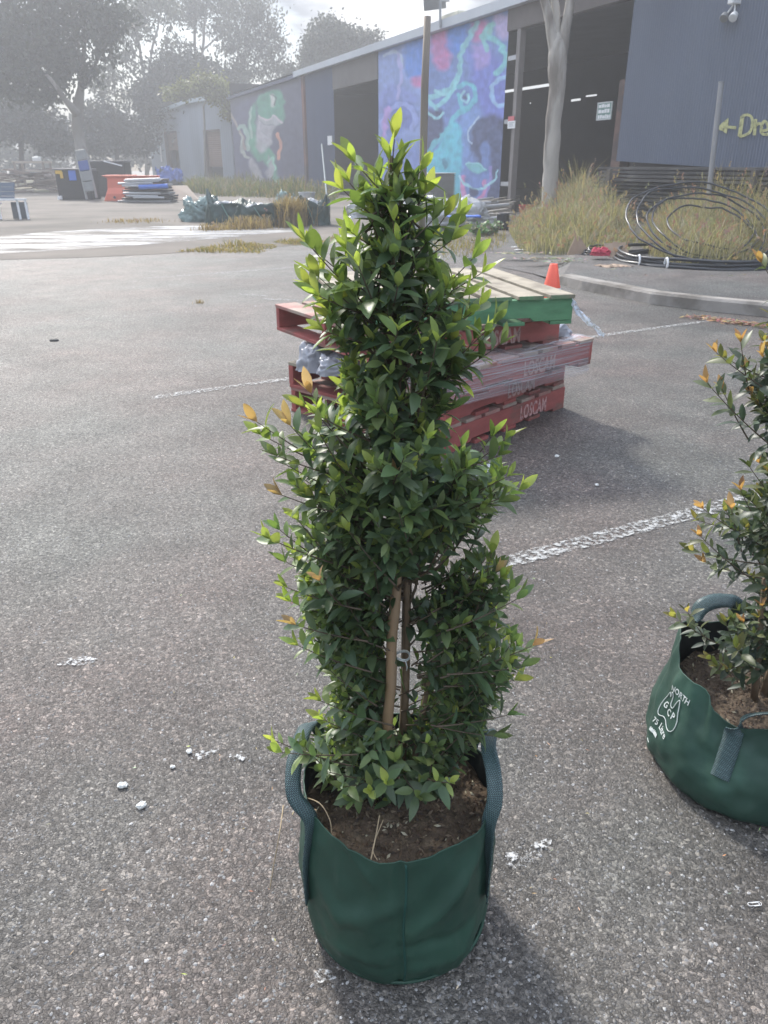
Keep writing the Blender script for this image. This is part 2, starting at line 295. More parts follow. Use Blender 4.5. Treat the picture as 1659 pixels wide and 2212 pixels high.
b = MB(); wbox(b, s_post - 1, s_end, -.28, -.05, ZF, ZT); wpart('fascia', b, M('fascia_sheet', (.40, .43, .47), .5, .1, .7, stretch=(1, 1, .3)))
b = MB(); wbox(b, s_far, s_post - 1.003, -.2, -.03, ZF - .02, ZF + .14); wpart('roof_edge', b, navy)
b = MB(); zr = ZT + .02
b.add([WP(s_far, ZT - .2, -.15), WP(s_end, ZT - .2, -.15), WP(s_end, ZT + .6, 14.4), WP(s_far, ZT + .6, 14.4)], [(0, 1, 2, 3)])
b.add([WP(s_far, ZT - .02, -.15), WP(s_end, ZT - .02, -.15), WP(s_end, ZT + .78, 14.4), WP(s_far, ZT + .78, 14.4)], [(3, 2, 1, 0)]); wpart('roof', b, M('roof_sheet', (.30, .31, .33), .5, .15, 1))
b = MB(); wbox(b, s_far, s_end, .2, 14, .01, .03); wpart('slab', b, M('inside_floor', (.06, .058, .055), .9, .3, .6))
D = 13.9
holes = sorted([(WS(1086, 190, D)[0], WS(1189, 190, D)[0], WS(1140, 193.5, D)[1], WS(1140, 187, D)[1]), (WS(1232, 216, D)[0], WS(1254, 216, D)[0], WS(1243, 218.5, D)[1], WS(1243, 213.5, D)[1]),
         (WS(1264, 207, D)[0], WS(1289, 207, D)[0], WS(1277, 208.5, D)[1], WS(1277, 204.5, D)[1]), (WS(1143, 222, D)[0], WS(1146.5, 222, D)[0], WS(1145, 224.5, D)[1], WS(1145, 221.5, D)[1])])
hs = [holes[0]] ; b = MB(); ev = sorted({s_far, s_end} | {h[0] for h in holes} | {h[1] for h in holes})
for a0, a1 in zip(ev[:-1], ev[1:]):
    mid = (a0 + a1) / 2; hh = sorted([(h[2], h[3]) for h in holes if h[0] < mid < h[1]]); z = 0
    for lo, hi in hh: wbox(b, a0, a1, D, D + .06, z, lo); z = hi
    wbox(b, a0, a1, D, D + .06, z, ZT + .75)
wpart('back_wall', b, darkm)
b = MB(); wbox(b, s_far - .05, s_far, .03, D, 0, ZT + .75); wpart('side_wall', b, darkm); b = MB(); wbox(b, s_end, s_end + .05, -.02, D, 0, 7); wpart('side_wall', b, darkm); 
b = MB(); sp = WS(1112, 250)[0]; wbox(b, sp - .09, sp + .09, -.03, .15, 0, ZF - .55); wpart('bay_post', b, M('bay_post_grey', (.17, .155, .15), .7, .2, 2))
for z in (WS(1100, 126)[1], WS(1080, 397)[1], WS(1092, 263)[1]): b = MB(); wbox(b, s_m1 + .02, sp - .09, .02, .08, z - .06, z + .06); wpart('girt', b, steel)
b = MB(); sr0, sr1 = WS(1302, 320)[0], WS(1321, 320)[0]; zt = WS(1315, 172)[1]; wbox(b, sr0, sr1, .3, .6, 0, zt); wpart('rusty_post', b, rust)
b = MB(); wbox(b, sr1 + .1, s_c0 - .02, .55, .6, 0, ZF - .6); wpart('rusty_panel', b, M('rust_panel', (.065, .045, .04), .9, .4, 2, col2=(.03, .028, .028)))
# ---- murals: paint on the sheets, colour held per vertex of the ribbed sheet
def seg_d(X, Y, pts):
    d = np.full(X.shape, 1e9)
    for (x0, y0), (x1, y1) in zip(pts[:-1], pts[1:]):
        vx, vy = x1 - x0, y1 - y0; t = np.clip(((X - x0) * vx + (Y - y0) * vy) / (vx * vx + vy * vy + 1e-9), 0, 1); d = np.minimum(d, np.hypot(X - x0 - t * vx, Y - y0 - t * vy))
    return d
def smooth(pts, k=4):                           # Catmull-Rom
    P = [pts[0]] + list(pts) + [pts[-1]]; out = []
    for i in range(1, len(P) - 2):
        for j in range(k):
            t = j / k; a, b_, c, d = [np.array(P[i + q], float) for q in (-1, 0, 1, 2)]
            out.append(tuple(.5 * ((2 * b_) + (c - a) * t + (2 * a - 5 * b_ + 4 * c - d) * t * t + (3 * b_ - a - 3 * c + d) * t ** 3)))
    return out + [tuple(pts[-1])]
def inside(X, Y, poly):
    r = np.zeros(X.shape, bool); n = len(poly)
    for i in range(n):
        x0, y0 = poly[i]; x1, y1 = poly[(i + 1) % n]; c = ((y0 > Y) != (y1 > Y)); r ^= c & (X < (x1 - x0) * (Y - y0) / (y1 - y0 + 1e-12) + x0)
    return r
def vnoise(X, Y, sc, seed):
    rr = np.random.default_rng(seed).random((64, 64)); x = X / sc; y = Y / sc; xi = np.floor(x).astype(int); yi = np.floor(y).astype(int); fx = x - xi; fy = y - yi
    fx = fx * fx * (3 - 2 * fx); fy = fy * fy * (3 - 2 * fy); g = lambda a, b_: rr[a % 64, b_ % 64]
    return (g(xi, yi) * (1 - fx) + g(xi + 1, yi) * fx) * (1 - fy) + (g(xi, yi + 1) * (1 - fx) + g(xi + 1, yi + 1) * fx) * fy
def painter(layers, base):
    def fn(s, z):
        P = np.array([-U.x, -U.y]); X = P0.x + P[0] * s; Y = P0.y + P[1] * s; dz = z - H
        dep = Y * CT - dz * ST; up = Y * ST + dz * CT; px = CX + F * X / dep; py = CY - F * up / dep
        px = px + (vnoise(px, py, 11, 1) - .5) * 7; py = py + (vnoise(px, py, 11, 2) - .5) * 7
        C = np.zeros((len(s), 3)) + np.array(base)
        for l in layers:
            if l[0] == 'p':
                poly = smooth(l[1] + [l[1][0]], 4); ins = inside(px, py, poly); d = seg_d(px, py, poly); sd = np.where(ins, -d, d); soft = l[3] if len(l) > 3 else 3; a = np.clip(.5 - sd / (2 * soft), 0, 1)
            else:
                d = seg_d(px, py, smooth(l[1])); a = np.clip((l[3] - d) / max(l[3] * .45, 1) + .3, 0, 1)
            a = a * (.72 + .28 * vnoise(px, py, 6, 5)); C = C * (1 - a[:, None]) + np.array(l[2]) * a[:, None]
        f = .86 + .28 * vnoise(px, py, 8, 3); st = .93 + .14 * vnoise(px * 3, py * .15, 5, 9)
        return np.clip((C * 1.08 + .06) * (f * st)[:, None], 0, 1)
    return fn
lav, blu, pnk, cyn, nvy, lcy = (.26, .33, .58), (.06, .20, .58), (.50, .15, .36), (.13, .47, .56), (.03, .04, .11), (.30, .60, .66)
mural = [('p', [(815, 120), (905, 100), (915, 300), (900, 420), (815, 420)], (.22, .30, .56), 8), ('p', [(874, 96), (911, 90), (925, 162), (880, 165)], blu, 5), ('p', [(815, 210), (850, 180), (900, 210), (870, 240), (820, 250)], (.17, .22, .50), 6),
    ('p', [(887, 169), (915, 165), (915, 190), (890, 188)], pnk, 4), ('p', [(937, 60), (960, 50), (975, 100), (968, 145), (945, 150), (930, 100)], pnk, 6), ('p', [(967, 50), (1010, 40), (1003, 90), (985, 116), (965, 100)], blu, 5),
    ('p', [(1010, 110), (1060, 110), (1095, 170), (1090, 260), (1050, 260), (1025, 190)], (.14, .17, .52), 8), ('p', [(1065, 34), (1100, 34), (1100, 80), (1072, 76)], (.42, .34, .56), 5),
    ('p', [(1020, 50), (1050, 45), (1055, 75), (1025, 90)], pnk, 6), ('p', [(1045, 55), (1062, 50), (1060, 74), (1046, 78)], (.2, .5, .45), 3), ('p', [(1020, 100), (1050, 95), (1058, 135), (1028, 150)], (.33, .25, .55), 5),
    ('p', [(925, 235), (955, 240), (960, 275), (945, 305), (920, 330), (918, 280)], nvy, 4), ('p', [(1000, 290), (1040, 250), (1092, 260), (1085, 330), (1078, 455), (1048, 450), (1045, 380), (1020, 330)], nvy, 6),
    ('p', [(1005, 235), (1035, 240), (1020, 280), (1010, 340), (995, 360), (985, 300)], (.17, .30, .60), 5), ('p', [(1040, 310), (1056, 310), (1058, 400), (1040, 410)], (.12, .2, .45), 3),
    ('p', [(965, 275), (985, 262), (998, 300), (988, 380), (912, 380), (917, 338), (945, 318)], (.11, .50, .60), 4), ('p', [(912, 378), (990, 378), (990, 452), (912, 452)], (.10, .42, .50), 4),
    ('p', [(955, 342), (963, 340), (966, 362), (957, 362)], (.05, .2, .3), 2), ('p', [(822, 250), (835, 225), (885, 222), (905, 250), (898, 280), (870, 278), (850, 300), (825, 290)], (.10, .14, .40), 4),
    ('l', [(835, 300), (828, 262), (845, 235), (870, 225), (893, 240), (900, 262), (890, 277)], (.26, .33, .62), 6), ('p', [(828, 236), (846, 232), (838, 262), (832, 320), (826, 300)], (.42, .24, .54), 3),
    ('p', [(820, 300), (870, 300), (905, 330), (905, 420), (820, 425)], (.14, .2, .46), 8), ('l', [(830, 120), (850, 112), (868, 120), (866, 135)], (.4, .5, .66), 4), ('l', [(862, 118), (866, 170), (858, 215)], (.34, .34, .6), 4),
    ('l', [(1030, 50), (1015, 80), (997, 115), (993, 155), (975, 185), (957, 200), (930, 210)], (.22, .52, .56), 7), ('l', [(985, 190), (965, 205), (950, 203), (938, 196)], lcy, 3),
    ('l', [(1042, 78), (1068, 85), (1088, 111), (1090, 138), (1074, 160)], (.18, .50, .52), 7), ('l', [(1065, 50), (1045, 70), (1052, 110)], (.2, .5, .5), 5),
    ('l', [(992, 187), (1008, 180), (1025, 192), (1025, 215), (1005, 236), (985, 245), (968, 280), (938, 310), (922, 330)], cyn, 6), ('l', [(990, 205), (998, 232), (1010, 238)], cyn, 5),
    ('l', [(1001, 196), (996, 212), (1006, 222), (1014, 212), (1010, 202)], lcy, 3), ('p', [(1002, 205), (1009, 205), (1009, 213), (1002, 213)], nvy, 2),
    ('l', [(925, 218), (940, 232), (952, 228), (966, 212), (985, 178)], (.24, .58, .62), 5), ('l', [(925, 245), (945, 255), (958, 245)], lcy, 3.5),
    ('l', [(1093, 166), (1068, 180), (1062, 205), (1076, 226), (1092, 224)], (.30, .50, .70), 5), ('l', [(1032, 250), (1022, 270), (1014, 288), (1014, 305), (1020, 308)], (.42, .55, .70), 2),
    ('l', [(1020, 390), (1036, 398), (1048, 385)], (.14, .22, .5), 9), ('l', [(1000, 384), (999, 412), (1006, 432), (1024, 440), (1042, 427), (1049, 396)], (.60, .22, .44), 6), ('l', [(1058, 360), (1056, 400), (1046, 432)], (.26, .22, .52), 4),
    ('p', [(1006, 356), (1022, 350), (1038, 356), (1051, 367), (1036, 375), (1018, 372)], (.16, .44, .46), 2), ('l', [(1008, 354), (1022, 351), (1038, 357), (1049, 366)], lcy, 2),
    ('l', [(991, 380), (1006, 399), (1027, 408), (1050, 402), (1068, 386), (1077, 368)], (.34, .62, .70), 3), ('p', [(1012, 405), (1028, 408), (1030, 425), (1014, 424)], nvy, 2)]
corr('mural_wall', s_m0, s_m1, 0, ZF, M('mural_paint', (1, 1, 1), .55, .06, 3, attr=True), per=4, nz=170, amp=.009, colfn=painter(mural, (.13, .21, .46)))
gr, wh_, skin = (.05, .27, .17), (.36, .35, .38), (.24, .50, .38)
frog = [('p', [(505, 230), (560, 215), (600, 330), (600, 415), (505, 415)], (.045, .05, .13), 8), ('p', [(537, 302), (552, 300), (592, 330), (596, 350), (602, 392), (606, 410), (597, 410), (588, 382), (570, 350), (555, 345)], gr, 3),
    ('p', [(540, 234), (553, 229), (551, 290), (557, 320), (549, 340), (537, 322), (533, 280)], gr, 3), ('p', [(553, 225), (560, 210), (580, 196), (606, 196), (614, 228), (612, 262), (590, 268), (565, 262)], gr, 3),
    ('p', [(560, 249), (575, 256), (592, 250), (610, 262), (596, 272), (588, 292), (585, 317), (566, 332), (552, 308), (553, 275)], wh_, 3), ('l', [(562, 250), (578, 257), (592, 250), (609, 264)], (.5, .42, .46), 2.5),
    ('l', [(560, 262), (572, 270), (590, 268)], (.15, .17, .2), 1.5), ('l', [(566, 285), (578, 295)], (.2, .22, .25), 1.2), ('p', [(583, 205), (592, 205), (593, 225), (586, 232)], (.5, .5, .46), 2), ('l', [(585, 205), (596, 212), (592, 226)], (.02, .05, .05), 1.6),
    ('p', [(536, 342), (546, 345), (560, 362), (568, 390), (550, 392), (542, 370)], wh_, 3), ('p', [(580, 338), (592, 350), (592, 378), (582, 388), (576, 372), (580, 356)], wh_, 3), ('l', [(580, 352), (590, 342), (594, 366)], skin, 2.5),
    ('l', [(494, 240), (508, 260), (520, 285), (528, 322)], (.30, .25, .22), 3), ('l', [(517, 278), (524, 272), (532, 290), (534, 325)], (.28, .42, .36), 4), ('l', [(520, 290), (524, 330), (534, 342)], (.36, .40, .36), 2.5),
    ('l', [(541, 236), (538, 262), (541, 300)], (.3, .42, .36), 3), ('l', [(601, 290), (605, 305), (602, 345)], (.55, .24, .16), 3.5), ('l', [(597, 392), (603, 402), (604, 415)], skin, 2.5), ('l', [(556, 392), (560, 415)], (.02, .02, .05), 3)]
corr('frog_mural_wall', s_far, s_post - .2, 0, ZF, M('mural_paint', (1, 1, 1)), per=3, pitch=.15, nz=150, amp=.008, colfn=painter(frog, (.03, .035, .085)))
# ---- lettering on the corrugated wall
def text_mesh(txt, size, font_shear=0, ext=.0008, bold=0):
    cu = bpy.data.curves.new('t', 'FONT'); cu.body = txt; cu.size = size; cu.extrude = ext; cu.shear = font_shear; cu.offset = bold; cu.space_character = 1.05; cu.resolution_u = 3
    o = bpy.data.objects.new('t', cu); COL.objects.link(o); bpy.context.view_layer.update()
    me = bpy.data.meshes.new_from_object(o.evaluated_get(bpy.context.evaluated_depsgraph_get()))
    vs = [v.co.copy() for v in me.vertices]; fs = [tuple(p.vertices) for p in me.polygons]
    bpy.data.objects.remove(o); bpy.data.curves.remove(cu); bpy.data.meshes.remove(me); return vs, fs
def pxpoly(mb, poly, d0, d1, col=None):          # solid flat shape standing on the wall plane
    n = len(poly); P = [WS(x, y) for x, y in poly]; vs = [WP(s, z, d0) for s, z in P] + [WP(s, z, d1) for s, z in P]
    mb.add(vs, [tuple(range(n)), tuple(reversed(range(n, 2 * n)))] + [(i, i + n, (i + 1) % n + n, (i + 1) % n) for i in range(n)], col)
yl = M('yellow_spray', (.42, .42, .20), .7, .2, 14, alpha=(14, .28, .50))
b = MB(); k = lambda x, y: (1536 + x * .0741, 208.5 + y * .0741)
pxpoly(b, [k(270, 860), (k(400, 740)), k(550, 625), k(540, 850), k(490, 1090), k(380, 1000), k(275, 975)], -.043, -.039)
pxpoly(b, [k(545, 850), k(780, 870), k(770, 960), k(540, 930)], -.043, -.039)
wpart('painted_arrow', b, yl)
def brush(b, pts, w):
    p = smooth([k(*q) for q in pts], 5); L_ = []; R_ = []
    for i, q in enumerate(p):
        a = p[max(i - 1, 0)]; c = p[min(i + 1, len(p) - 1)]; dx, dy = c[0] - a[0], c[1] - a[1]; l = math.hypot(dx, dy) + 1e-6; L_.append((q[0] - dy / l * w, q[1] + dx / l * w)); R_.append((q[0] + dy / l * w, q[1] - dx / l * w))
    vs = []
    for a, c in zip(L_, R_): vs += [WP(*WS(*a), -.043), WP(*WS(*c), -.043)]
    b.add(vs, [(2 * i, 2 * i + 1, 2 * i + 3, 2 * i + 2) for i in range(len(p) - 1)])
b = MB(); brush(b, [(960, 560), (920, 850), (870, 1170)], 4.2); brush(b, [(960, 560), (1130, 540), (1240, 640), (1240, 850), (1170, 1040), (1050, 1120), (870, 1170)], 3.0)
brush(b, [(1350, 660), (1330, 900), (1300, 1130)], 3.4); brush(b, [(1340, 850), (1430, 790), (1490, 800)], 3.2); brush(b, [(1500, 1010), (1700, 960), (1690, 820), (1600, 720), (1520, 850), (1510, 1050), (1640, 1110), (1760, 1060)], 3.0)
wpart('painted_letters', b, yl)
# ---- roof and wall fittings
def pole_at(px0, py0, px1, py1, d): return WP(*WS(px0, py0, d), d), WP(*WS(px1, py1, d), d)
white = M('white_plastic', (.72, .73, .74), .45, .06, 5); grey = M('grey_metal', (.25, .26, .27), .5, .12, 4, metal=.4); black = M('black_plastic', (.018, .018, .02), .5, .2, 5)
fl = thing('floodlight', 'grey floodlight on a thin bracket pole above the mural roof edge', 'floodlight', tuple(WP(*WS(951, 45), -.3)))
def local(root, mb): mb.v = [tuple(Vector(v) - root.location) for v in mb.v]; return mb
a, c = pole_at(951, 60, 951, 3, -.32); b = MB(); b.tube([a, c], .04); b.tube([c, c + Vector((.3, 0, .02))], .03); local(fl, b).build('bracket', grey, fl)
b = MB(); q = WP(*WS(939, 4, -.32), -.32); b.box((0, 0, 0), (.75, .22, .42), Matrix.Translation(q) @ Matrix.Rotation(.5, 4, 'X') @ Matrix.Rotation(-.12, 4, 'Y')); local(fl, b).build('lamp_head', grey, fl, bevel=.03)
vt = thing('roof_vent', 'small boxy vent cap with pale top standing on the roof edge', 'vent', tuple(WP(*WS(975, 40), 0)))
b = MB(); s0, z0 = WS(962, 52); s1, z1 = WS(990, 46); zc = WS(975, 38)[1]; wbox(b, s0, s1, -.02, .6, ZT - .1, zc); local(vt, b).build('box', M('vent_box', (.42, .43, .44), .6), vt)
b = MB(); wbox(b, s0 - .12, s1 + .12, -.1, .7, zc, zc + .12); local(vt, b).build('cap', M('cream_cap', (.6, .57, .45), .6), vt, bevel=.03)
cc = thing('security_light', 'white twin-lamp security light high on the ribbed blue wall', 'security light', tuple(WP(*WS(1592, 20), -.05)))
o = WP(*WS(1596, 3), -.09); b = MB(); b.box((0, 0, 0), (.26, .16, .12), Matrix.Translation(o) @ Matrix.Rotation(.35, 4, 'Z')); local(cc, b).build('housing', white, cc, bevel=.02)
for (x, y), mt in (((1577, 35), grey), ((1597, 34), white)):
    q = WP(*WS(x, y), -.13); b = MB(); b.tube([o, (o + q) / 2 + Vector((0, 0, -.02)), q], .018)
    b2 = MB(); dr_ = Vector((-.5, -.6, -.6)).normalized(); b2.tube([q - dr_ * .06, q - dr_ * .02, q + dr_ * .09, q + dr_ * .1], [.03, .07, .085, .075], 14); h_ = local(cc, b2).build('lamp_head', mt, cc, smooth=False); local(cc, b).build('arm', white, cc)
def wall_sign(name, label, cat, x0, y0, x1, y1, d, mat, frame=None, marks=None, skew=0):
    (s0, z1), (s1, z0) = WS(x0, y0, d), WS(x1, y1, d); t = thing(name, label, cat, tuple(WP((s0 + s1) / 2, z0, d)))
    b = MB(); wbox(b, s0, s1, d - .02, d, z0, z1); local(t, b).build('panel', mat, t)
    if frame:
        b = MB(); w = .03
        for q in ((s0, s0 + w, z0, z1), (s1 - w, s1, z0, z1), (s0 + w, s1 - w, z0, z0 + w), (s0 + w, s1 - w, z1 - w, z1)): wbox(b, q[0], q[1], d - .03, d - .0205, q[2], q[3])
        local(t, b).build('frame', frame, t)
    for mname, mat2, rects in (marks or []):
        b = MB()
        for (u0, v0, u1, v1) in rects: wbox(b, s0 + (s1 - s0) * u0, s0 + (s1 - s0) * u1, d - .026, d - .0205, z0 + (z1 - z0) * v0, z0 + (z1 - z0) * v1)
        local(t, b).build(mname, mat2, t)
    return t
def tx(txt, x, y, size): return (txt, x, y, size)
rects = []
rr = random.Random(3)
for r_ in range(3):
    u = .1
    while u < .86:
        w = rr.uniform(.08, .2); rects.append((u, .09 + r_ * .3, min(u + w, .92), .09 + r_ * .3 + rr.uniform(.16, .23))); u += w + .035
wall_sign('site_sign', 'square green sign with rough white block lettering on the rusty post', 'sign', 1293, 222, 1321, 258, .28, M('sign_green', (.16, .27, .24), .6), M('sign_frame', (.5, .52, .52), .5), [('lettering', white, rects)])
sg = wall_sign('notice_board', 'small white notice below a red strip fixed beside the thin bay post', 'notice', 1098, 262, 1113, 277, -.04, white, None, [('lettering', M('grey_print', (.3, .32, .36), .7), [(.15, .7, .85, .78), (.15, .5, .75, .56), (.15, .3, .8, .36)])])
b = MB(); (s0, z1), (s1, z0) = WS(1099, 252, -.04), WS(1111, 261, -.04); wbox(b, s0, s1, -.06, -.04, z0, z1); local(sg, b).build('warning_strip', M('sign_red', (.55, .12, .14), .6), sg)
wall_sign('paper_notice', 'white paper notice stuck on the dark blue panel beside the bay', 'notice', 708, 294, 718, 313, -.05, white)
# ============================================================ SMALL SHED
def plane_from(p, q):
    t = (q - p).normalized(); return p, t
sh = thing('shed', 'grey-blue iron shed with two half-open brown roller doors at the far end', 'shed', tuple(G(332, 391)))
A_, B_ = G(332, 391), G(508, 397.5); T_ = (B_ - A_).normalized(); NN = Vector((-T_.y, T_.x, 0));  NN = NN if NN.y > 0 else -NN
def SH(px, py, d=0):
    r = ray(px, py); o = A_ + NN * d; t = o.dot(NN) / (r.x * NN.x + r.y * NN.y); p = Vector((r.x * t, r.y * t, H + r.z * t)); return ((p - A_).dot(T_), p.z)
def SP(a, z, d=0): p = A_ + T_ * a + NN * d; return Vector((p.x, p.y, z))
shm = M('shed_sheet', (.27, .31, .37), .5, .1, .6, stretch=(1, 1, .2), col2=(.22, .25, .29), c2pos=(.5, .7))
La = SH(508, 397)[0]; kn = [SH(322, 258), SH(410, 224), SH(474, 214), SH(512, 214)]; kn[0] = (0, kn[0][1])
def topz(a):
    for (a0, z0), (a1, z1) in zip(kn[:-1], kn[1:]):
        if a <= a1: return z0 + (z1 - z0) * (a - a0) / (a1 - a0)
    return kn[-1][1]
w0, w1 = SH(355, 288), SH(382, 288); d0, d1 = SH(440, 285), SH(475, 285); n = 520; b = MB()
def shwall(a0, a1, zl, zu):
    m = max(2, int((a1 - a0) / .1)); vs = []
    for i in range(m + 1):
        a = a0 + (a1 - a0) * i / m; o_ = .02 * math.sin(a * 2 * math.pi / .35); vs += [SP(a, zl, o_), SP(a, zu if zu is not None else topz(a), o_)]
    b.add(vs, [(2 * i, 2 * i + 2, 2 * i + 3, 2 * i + 1) for i in range(m)])
shwall(0, w0[0], 0, None); shwall(w0[0], w1[0], w0[1], None); shwall(w1[0], d0[0], 0, None); shwall(d0[0], d1[0], d0[1], None); shwall(d1[0], La, 0, None)
b.add([SP(0, 0), SP(0, kn[0][1]), SP(0, kn[0][1], 12), SP(0, 0, 12)], [(0, 1, 2, 3)]); b.add([SP(0, 0, 12), SP(La, 0, 12), SP(La, 4, 12), SP(0, 4, 12)], [(0, 1, 2, 3)])
local(sh, b).build('wall', shm, sh, smooth=True)
b = MB(); ks = [SH(308, 262)] + kn[1:]
for (a0, z0), (a1, z1) in zip(ks[:-1], ks[1:]):
    b.add([SP(a0, z0 + e, d) for e in (.0, .28) for d in (-.35, 12)] + [SP(a1, z1 + e, d) for e in (.0, .28) for d in (-.35, 12)], [(0, 2, 3, 1), (4, 5, 7, 6), (0, 4, 6, 2), (1, 3, 7, 5), (2, 6, 7, 3), (0, 1, 5, 4)])
local(sh, b).build('roof', M('shed_roof', (.36, .42, .46), .45, .1, 1), sh)
brn = M('roller_door_brown', (.20, .13, .105), .7, .15, 3)
for (a, zt_), yb in ((w0, 325), (d0, 360)):
    a1 = w1[0] if a == w0[0] else d1[0]; zb_ = SH(365 if a == w0[0] else 455, yb)[1]; b = MB(); m = 34
    vs = []
    for i in range(m + 1): z = zb_ + (zt_ - zb_) * i / m; o_ = .12 + .02 * math.sin(i * math.pi); vs += [SP(a + .3, z, .12 + .025 * (i % 2)), SP(a1, z, .12 + .025 * (i % 2))]
    b.add(vs, [(2 * i, 2 * i + 1, 2 * i + 3, 2 * i + 2) for i in range(m)]); local(sh, b).build('roller_door', brn, sh)
    b = MB()
    for q0, q1, z0, z1 in ((a, a + .3, 0, zt_), (a, a1, zt_, zt_ + .12)):
        b.add([SP(q0, z0, -.05), SP(q1, z0, -.05), SP(q1, z1, -.05), SP(q0, z1, -.05), SP(q0, z0, .3), SP(q1, z0, .3), SP(q1, z1, .3), SP(q0, z1, .3)], [(0, 1, 2, 3), (1, 5, 6, 2), (0, 3, 7, 4), (3, 2, 6, 7)])
    local(sh, b).build('door_frame', M('door_frame_brown', (.10, .07, .06), .8), sh)
b = MB(); a, z = SH(348, 325); b.add([SP(a - .12, z - .9, -.06), SP(a + .12, z - .9, -.06), SP(a + .12, z + .6, -.06), SP(a - .12, z + .6, -.06), SP(a - .12, z - .9, -.02), SP(a + .12, z - .9, -.02), SP(a + .12, z + .6, -.02), SP(a - .12, z + .6, -.02)],
    [(0, 1, 2, 3), (0, 3, 7, 4), (1, 5, 6, 2), (3, 2, 6, 7)]); local(sh, b).build('wall_strip', white, sh)
# ============================================================ TREES
barkm = M('gum_bark', (.23, .21, .19), .85, .25, 2, stretch=(1, 1, .3), col2=(.13, .115, .10), bump=.4, bscale=8)
darkbark = M('dark_bark', (.07, .06, .05), .9, .3, 3, bump=.4, bscale=10)
leafm = M('far_leaves', (1, 1, 1), .55, .1, .7, attr=True, trans=.22)
def far_tree(name, label, y, limbs, clumps, col, size=.2, bark=None, group='trees beyond the yard', droop=0, base=None):
    bp = base or limbs[0][0]; p0 = AT(bp[0], bp[1], y); p0.z = 0
    t = thing(name, label, 'tree' if name != 'shrub' else 'shrub', tuple(p0), group=group)
    b = MB()
    for i, l in enumerate(limbs):
        pts = [AT(x, yy, y + (0 if j == 0 else ((i * 37 + j * 13) % 7 - 3) * .35)) for j, (x, yy, w) in enumerate(l)]
        if i == 0: pts[0].z = 0
        k = y / 1824
        pts2 = []; rs = []
        for j in range(len(pts) - 1):
            for q in range(4):
                f = q / 4; p = pts[j].lerp(pts[j + 1], f); p += Vector((fbm((p.z * .4, i, 1)), fbm((p.z * .4, i, 5)), 0)) * .15 * (0 if j + q == 0 else 1); pts2.append(p); rs.append((l[j][2] * (1 - f) + l[j + 1][2] * f) * k / 2)
        pts2.append(pts[-1]); rs.append(l[-1][2] * k / 2); b.tube(pts2, rs, 8)
    local(t, b).build('trunk', bark or barkm, t, smooth=True)
    V = []; C = []; Fc = 0
    for (cx, cy, rx, ry, n) in clumps:
        c = AT(cx, cy, y); k = y / 1824; kz = y / 2002; Rr = np.array([rx * k, max(rx, ry) * k * .8, ry * kz])
        # leaves gather in sprays inside the clump, leaving gaps between
        n = int(n * 1.25); ns = max(4, n // 30); d = rng.normal(size=(ns, 3)); d /= np.linalg.norm(d, axis=1)[:, None]; cen = d * (rng.random((ns, 1)) ** .45) * Rr
        idx = rng.integers(0, ns, n); P = cen[idx] + rng.normal(size=(n, 3)) * np.array([1, 1, .8]) * (.16 * Rr.mean() + .12) + np.array(c)
        P = P[P[:, 2] > .1]; n = len(P)
        a = rng.normal(size=(n, 3)); a[:, 2] -= droop * 2; a /= np.linalg.norm(a, axis=1)[:, None]; bb = np.cross(a, rng.normal(size=(n, 3))); bb /= np.linalg.norm(bb, axis=1)[:, None]
        ln = size * rng.uniform(.6, 1.4, (n, 1)); wd = ln * .5
        V.append(np.stack([P - a * ln * .5, P + bb * wd * .5, P + a * ln * .5, P - bb * wd * .5], 1).reshape(-1, 3))
        sh_ = rng.uniform(.6, 1.5, (n, 1)) * (rng.uniform(.75, 1.3, (ns, 1))[idx[:n]]); cc_ = np.clip(np.array(col) * sh_, 0, 1); C.append(np.repeat(cc_, 4, 0))
    V = np.concatenate(V) - np.array(p0); C = np.concatenate(C); m = MB(); m.v = V.tolist(); m.c = np.concatenate([C, np.ones((len(C), 1))], 1).tolist(); m.f = [(4 * i, 4 * i + 1, 4 * i + 2, 4 * i + 3) for i in range(len(V) // 4)]
    m.build('crown', leafm, t); return t
dg, mg, og = (.032, .042, .026), (.05, .062, .035), (.065, .07, .045)
far_tree('gum_tree', 'big pale-trunked gum with a wide dark crown at the far left of the yard', 52,
    [[(182, 345, 34), (172, 300, 24), (166, 240, 26), (176, 190, 15), (180, 120, 9), (190, 40, 5)], [(166, 245, 20), (140, 215, 12), (110, 170, 8), (60, 120, 5)], [(174, 195, 11), (200, 150, 7), (230, 90, 4)]],
    [(60, 60, 95, 70, 3000), (10, 150, 80, 60, 2200), (130, 20, 90, 60, 2400), (120, 130, 60, 45, 1400), (215, 70, 50, 60, 1300), (90, 190, 60, 35, 1000), (195, 160, 25, 30, 300), (250, 20, 60, 50, 800), (-60, 60, 90, 80, 1800), (60, 120, 110, 60, 1500)], dg, .30, droop=.4)
far_tree('gum_tree', 'slender gum with bare leaning stems and thin crown left of the dome tree', 78,
    [[(312, 340, 10), (318, 200, 8), (300, 100, 6), (285, 20, 4)], [(316, 180, 6), (330, 100, 5), (350, 20, 3)], [(300, 100, 4), (270, 60, 3), (250, 10, 2)], [(320, 200, 4), (290, 160, 3), (265, 130, 2)]],
    [(285, 40, 60, 60, 1500), (340, 10, 55, 45, 1200), (255, 130, 40, 50, 700), (235, 190, 40, 45, 600), (300, 200, 30, 30, 300)], mg, .34, droop=.6)
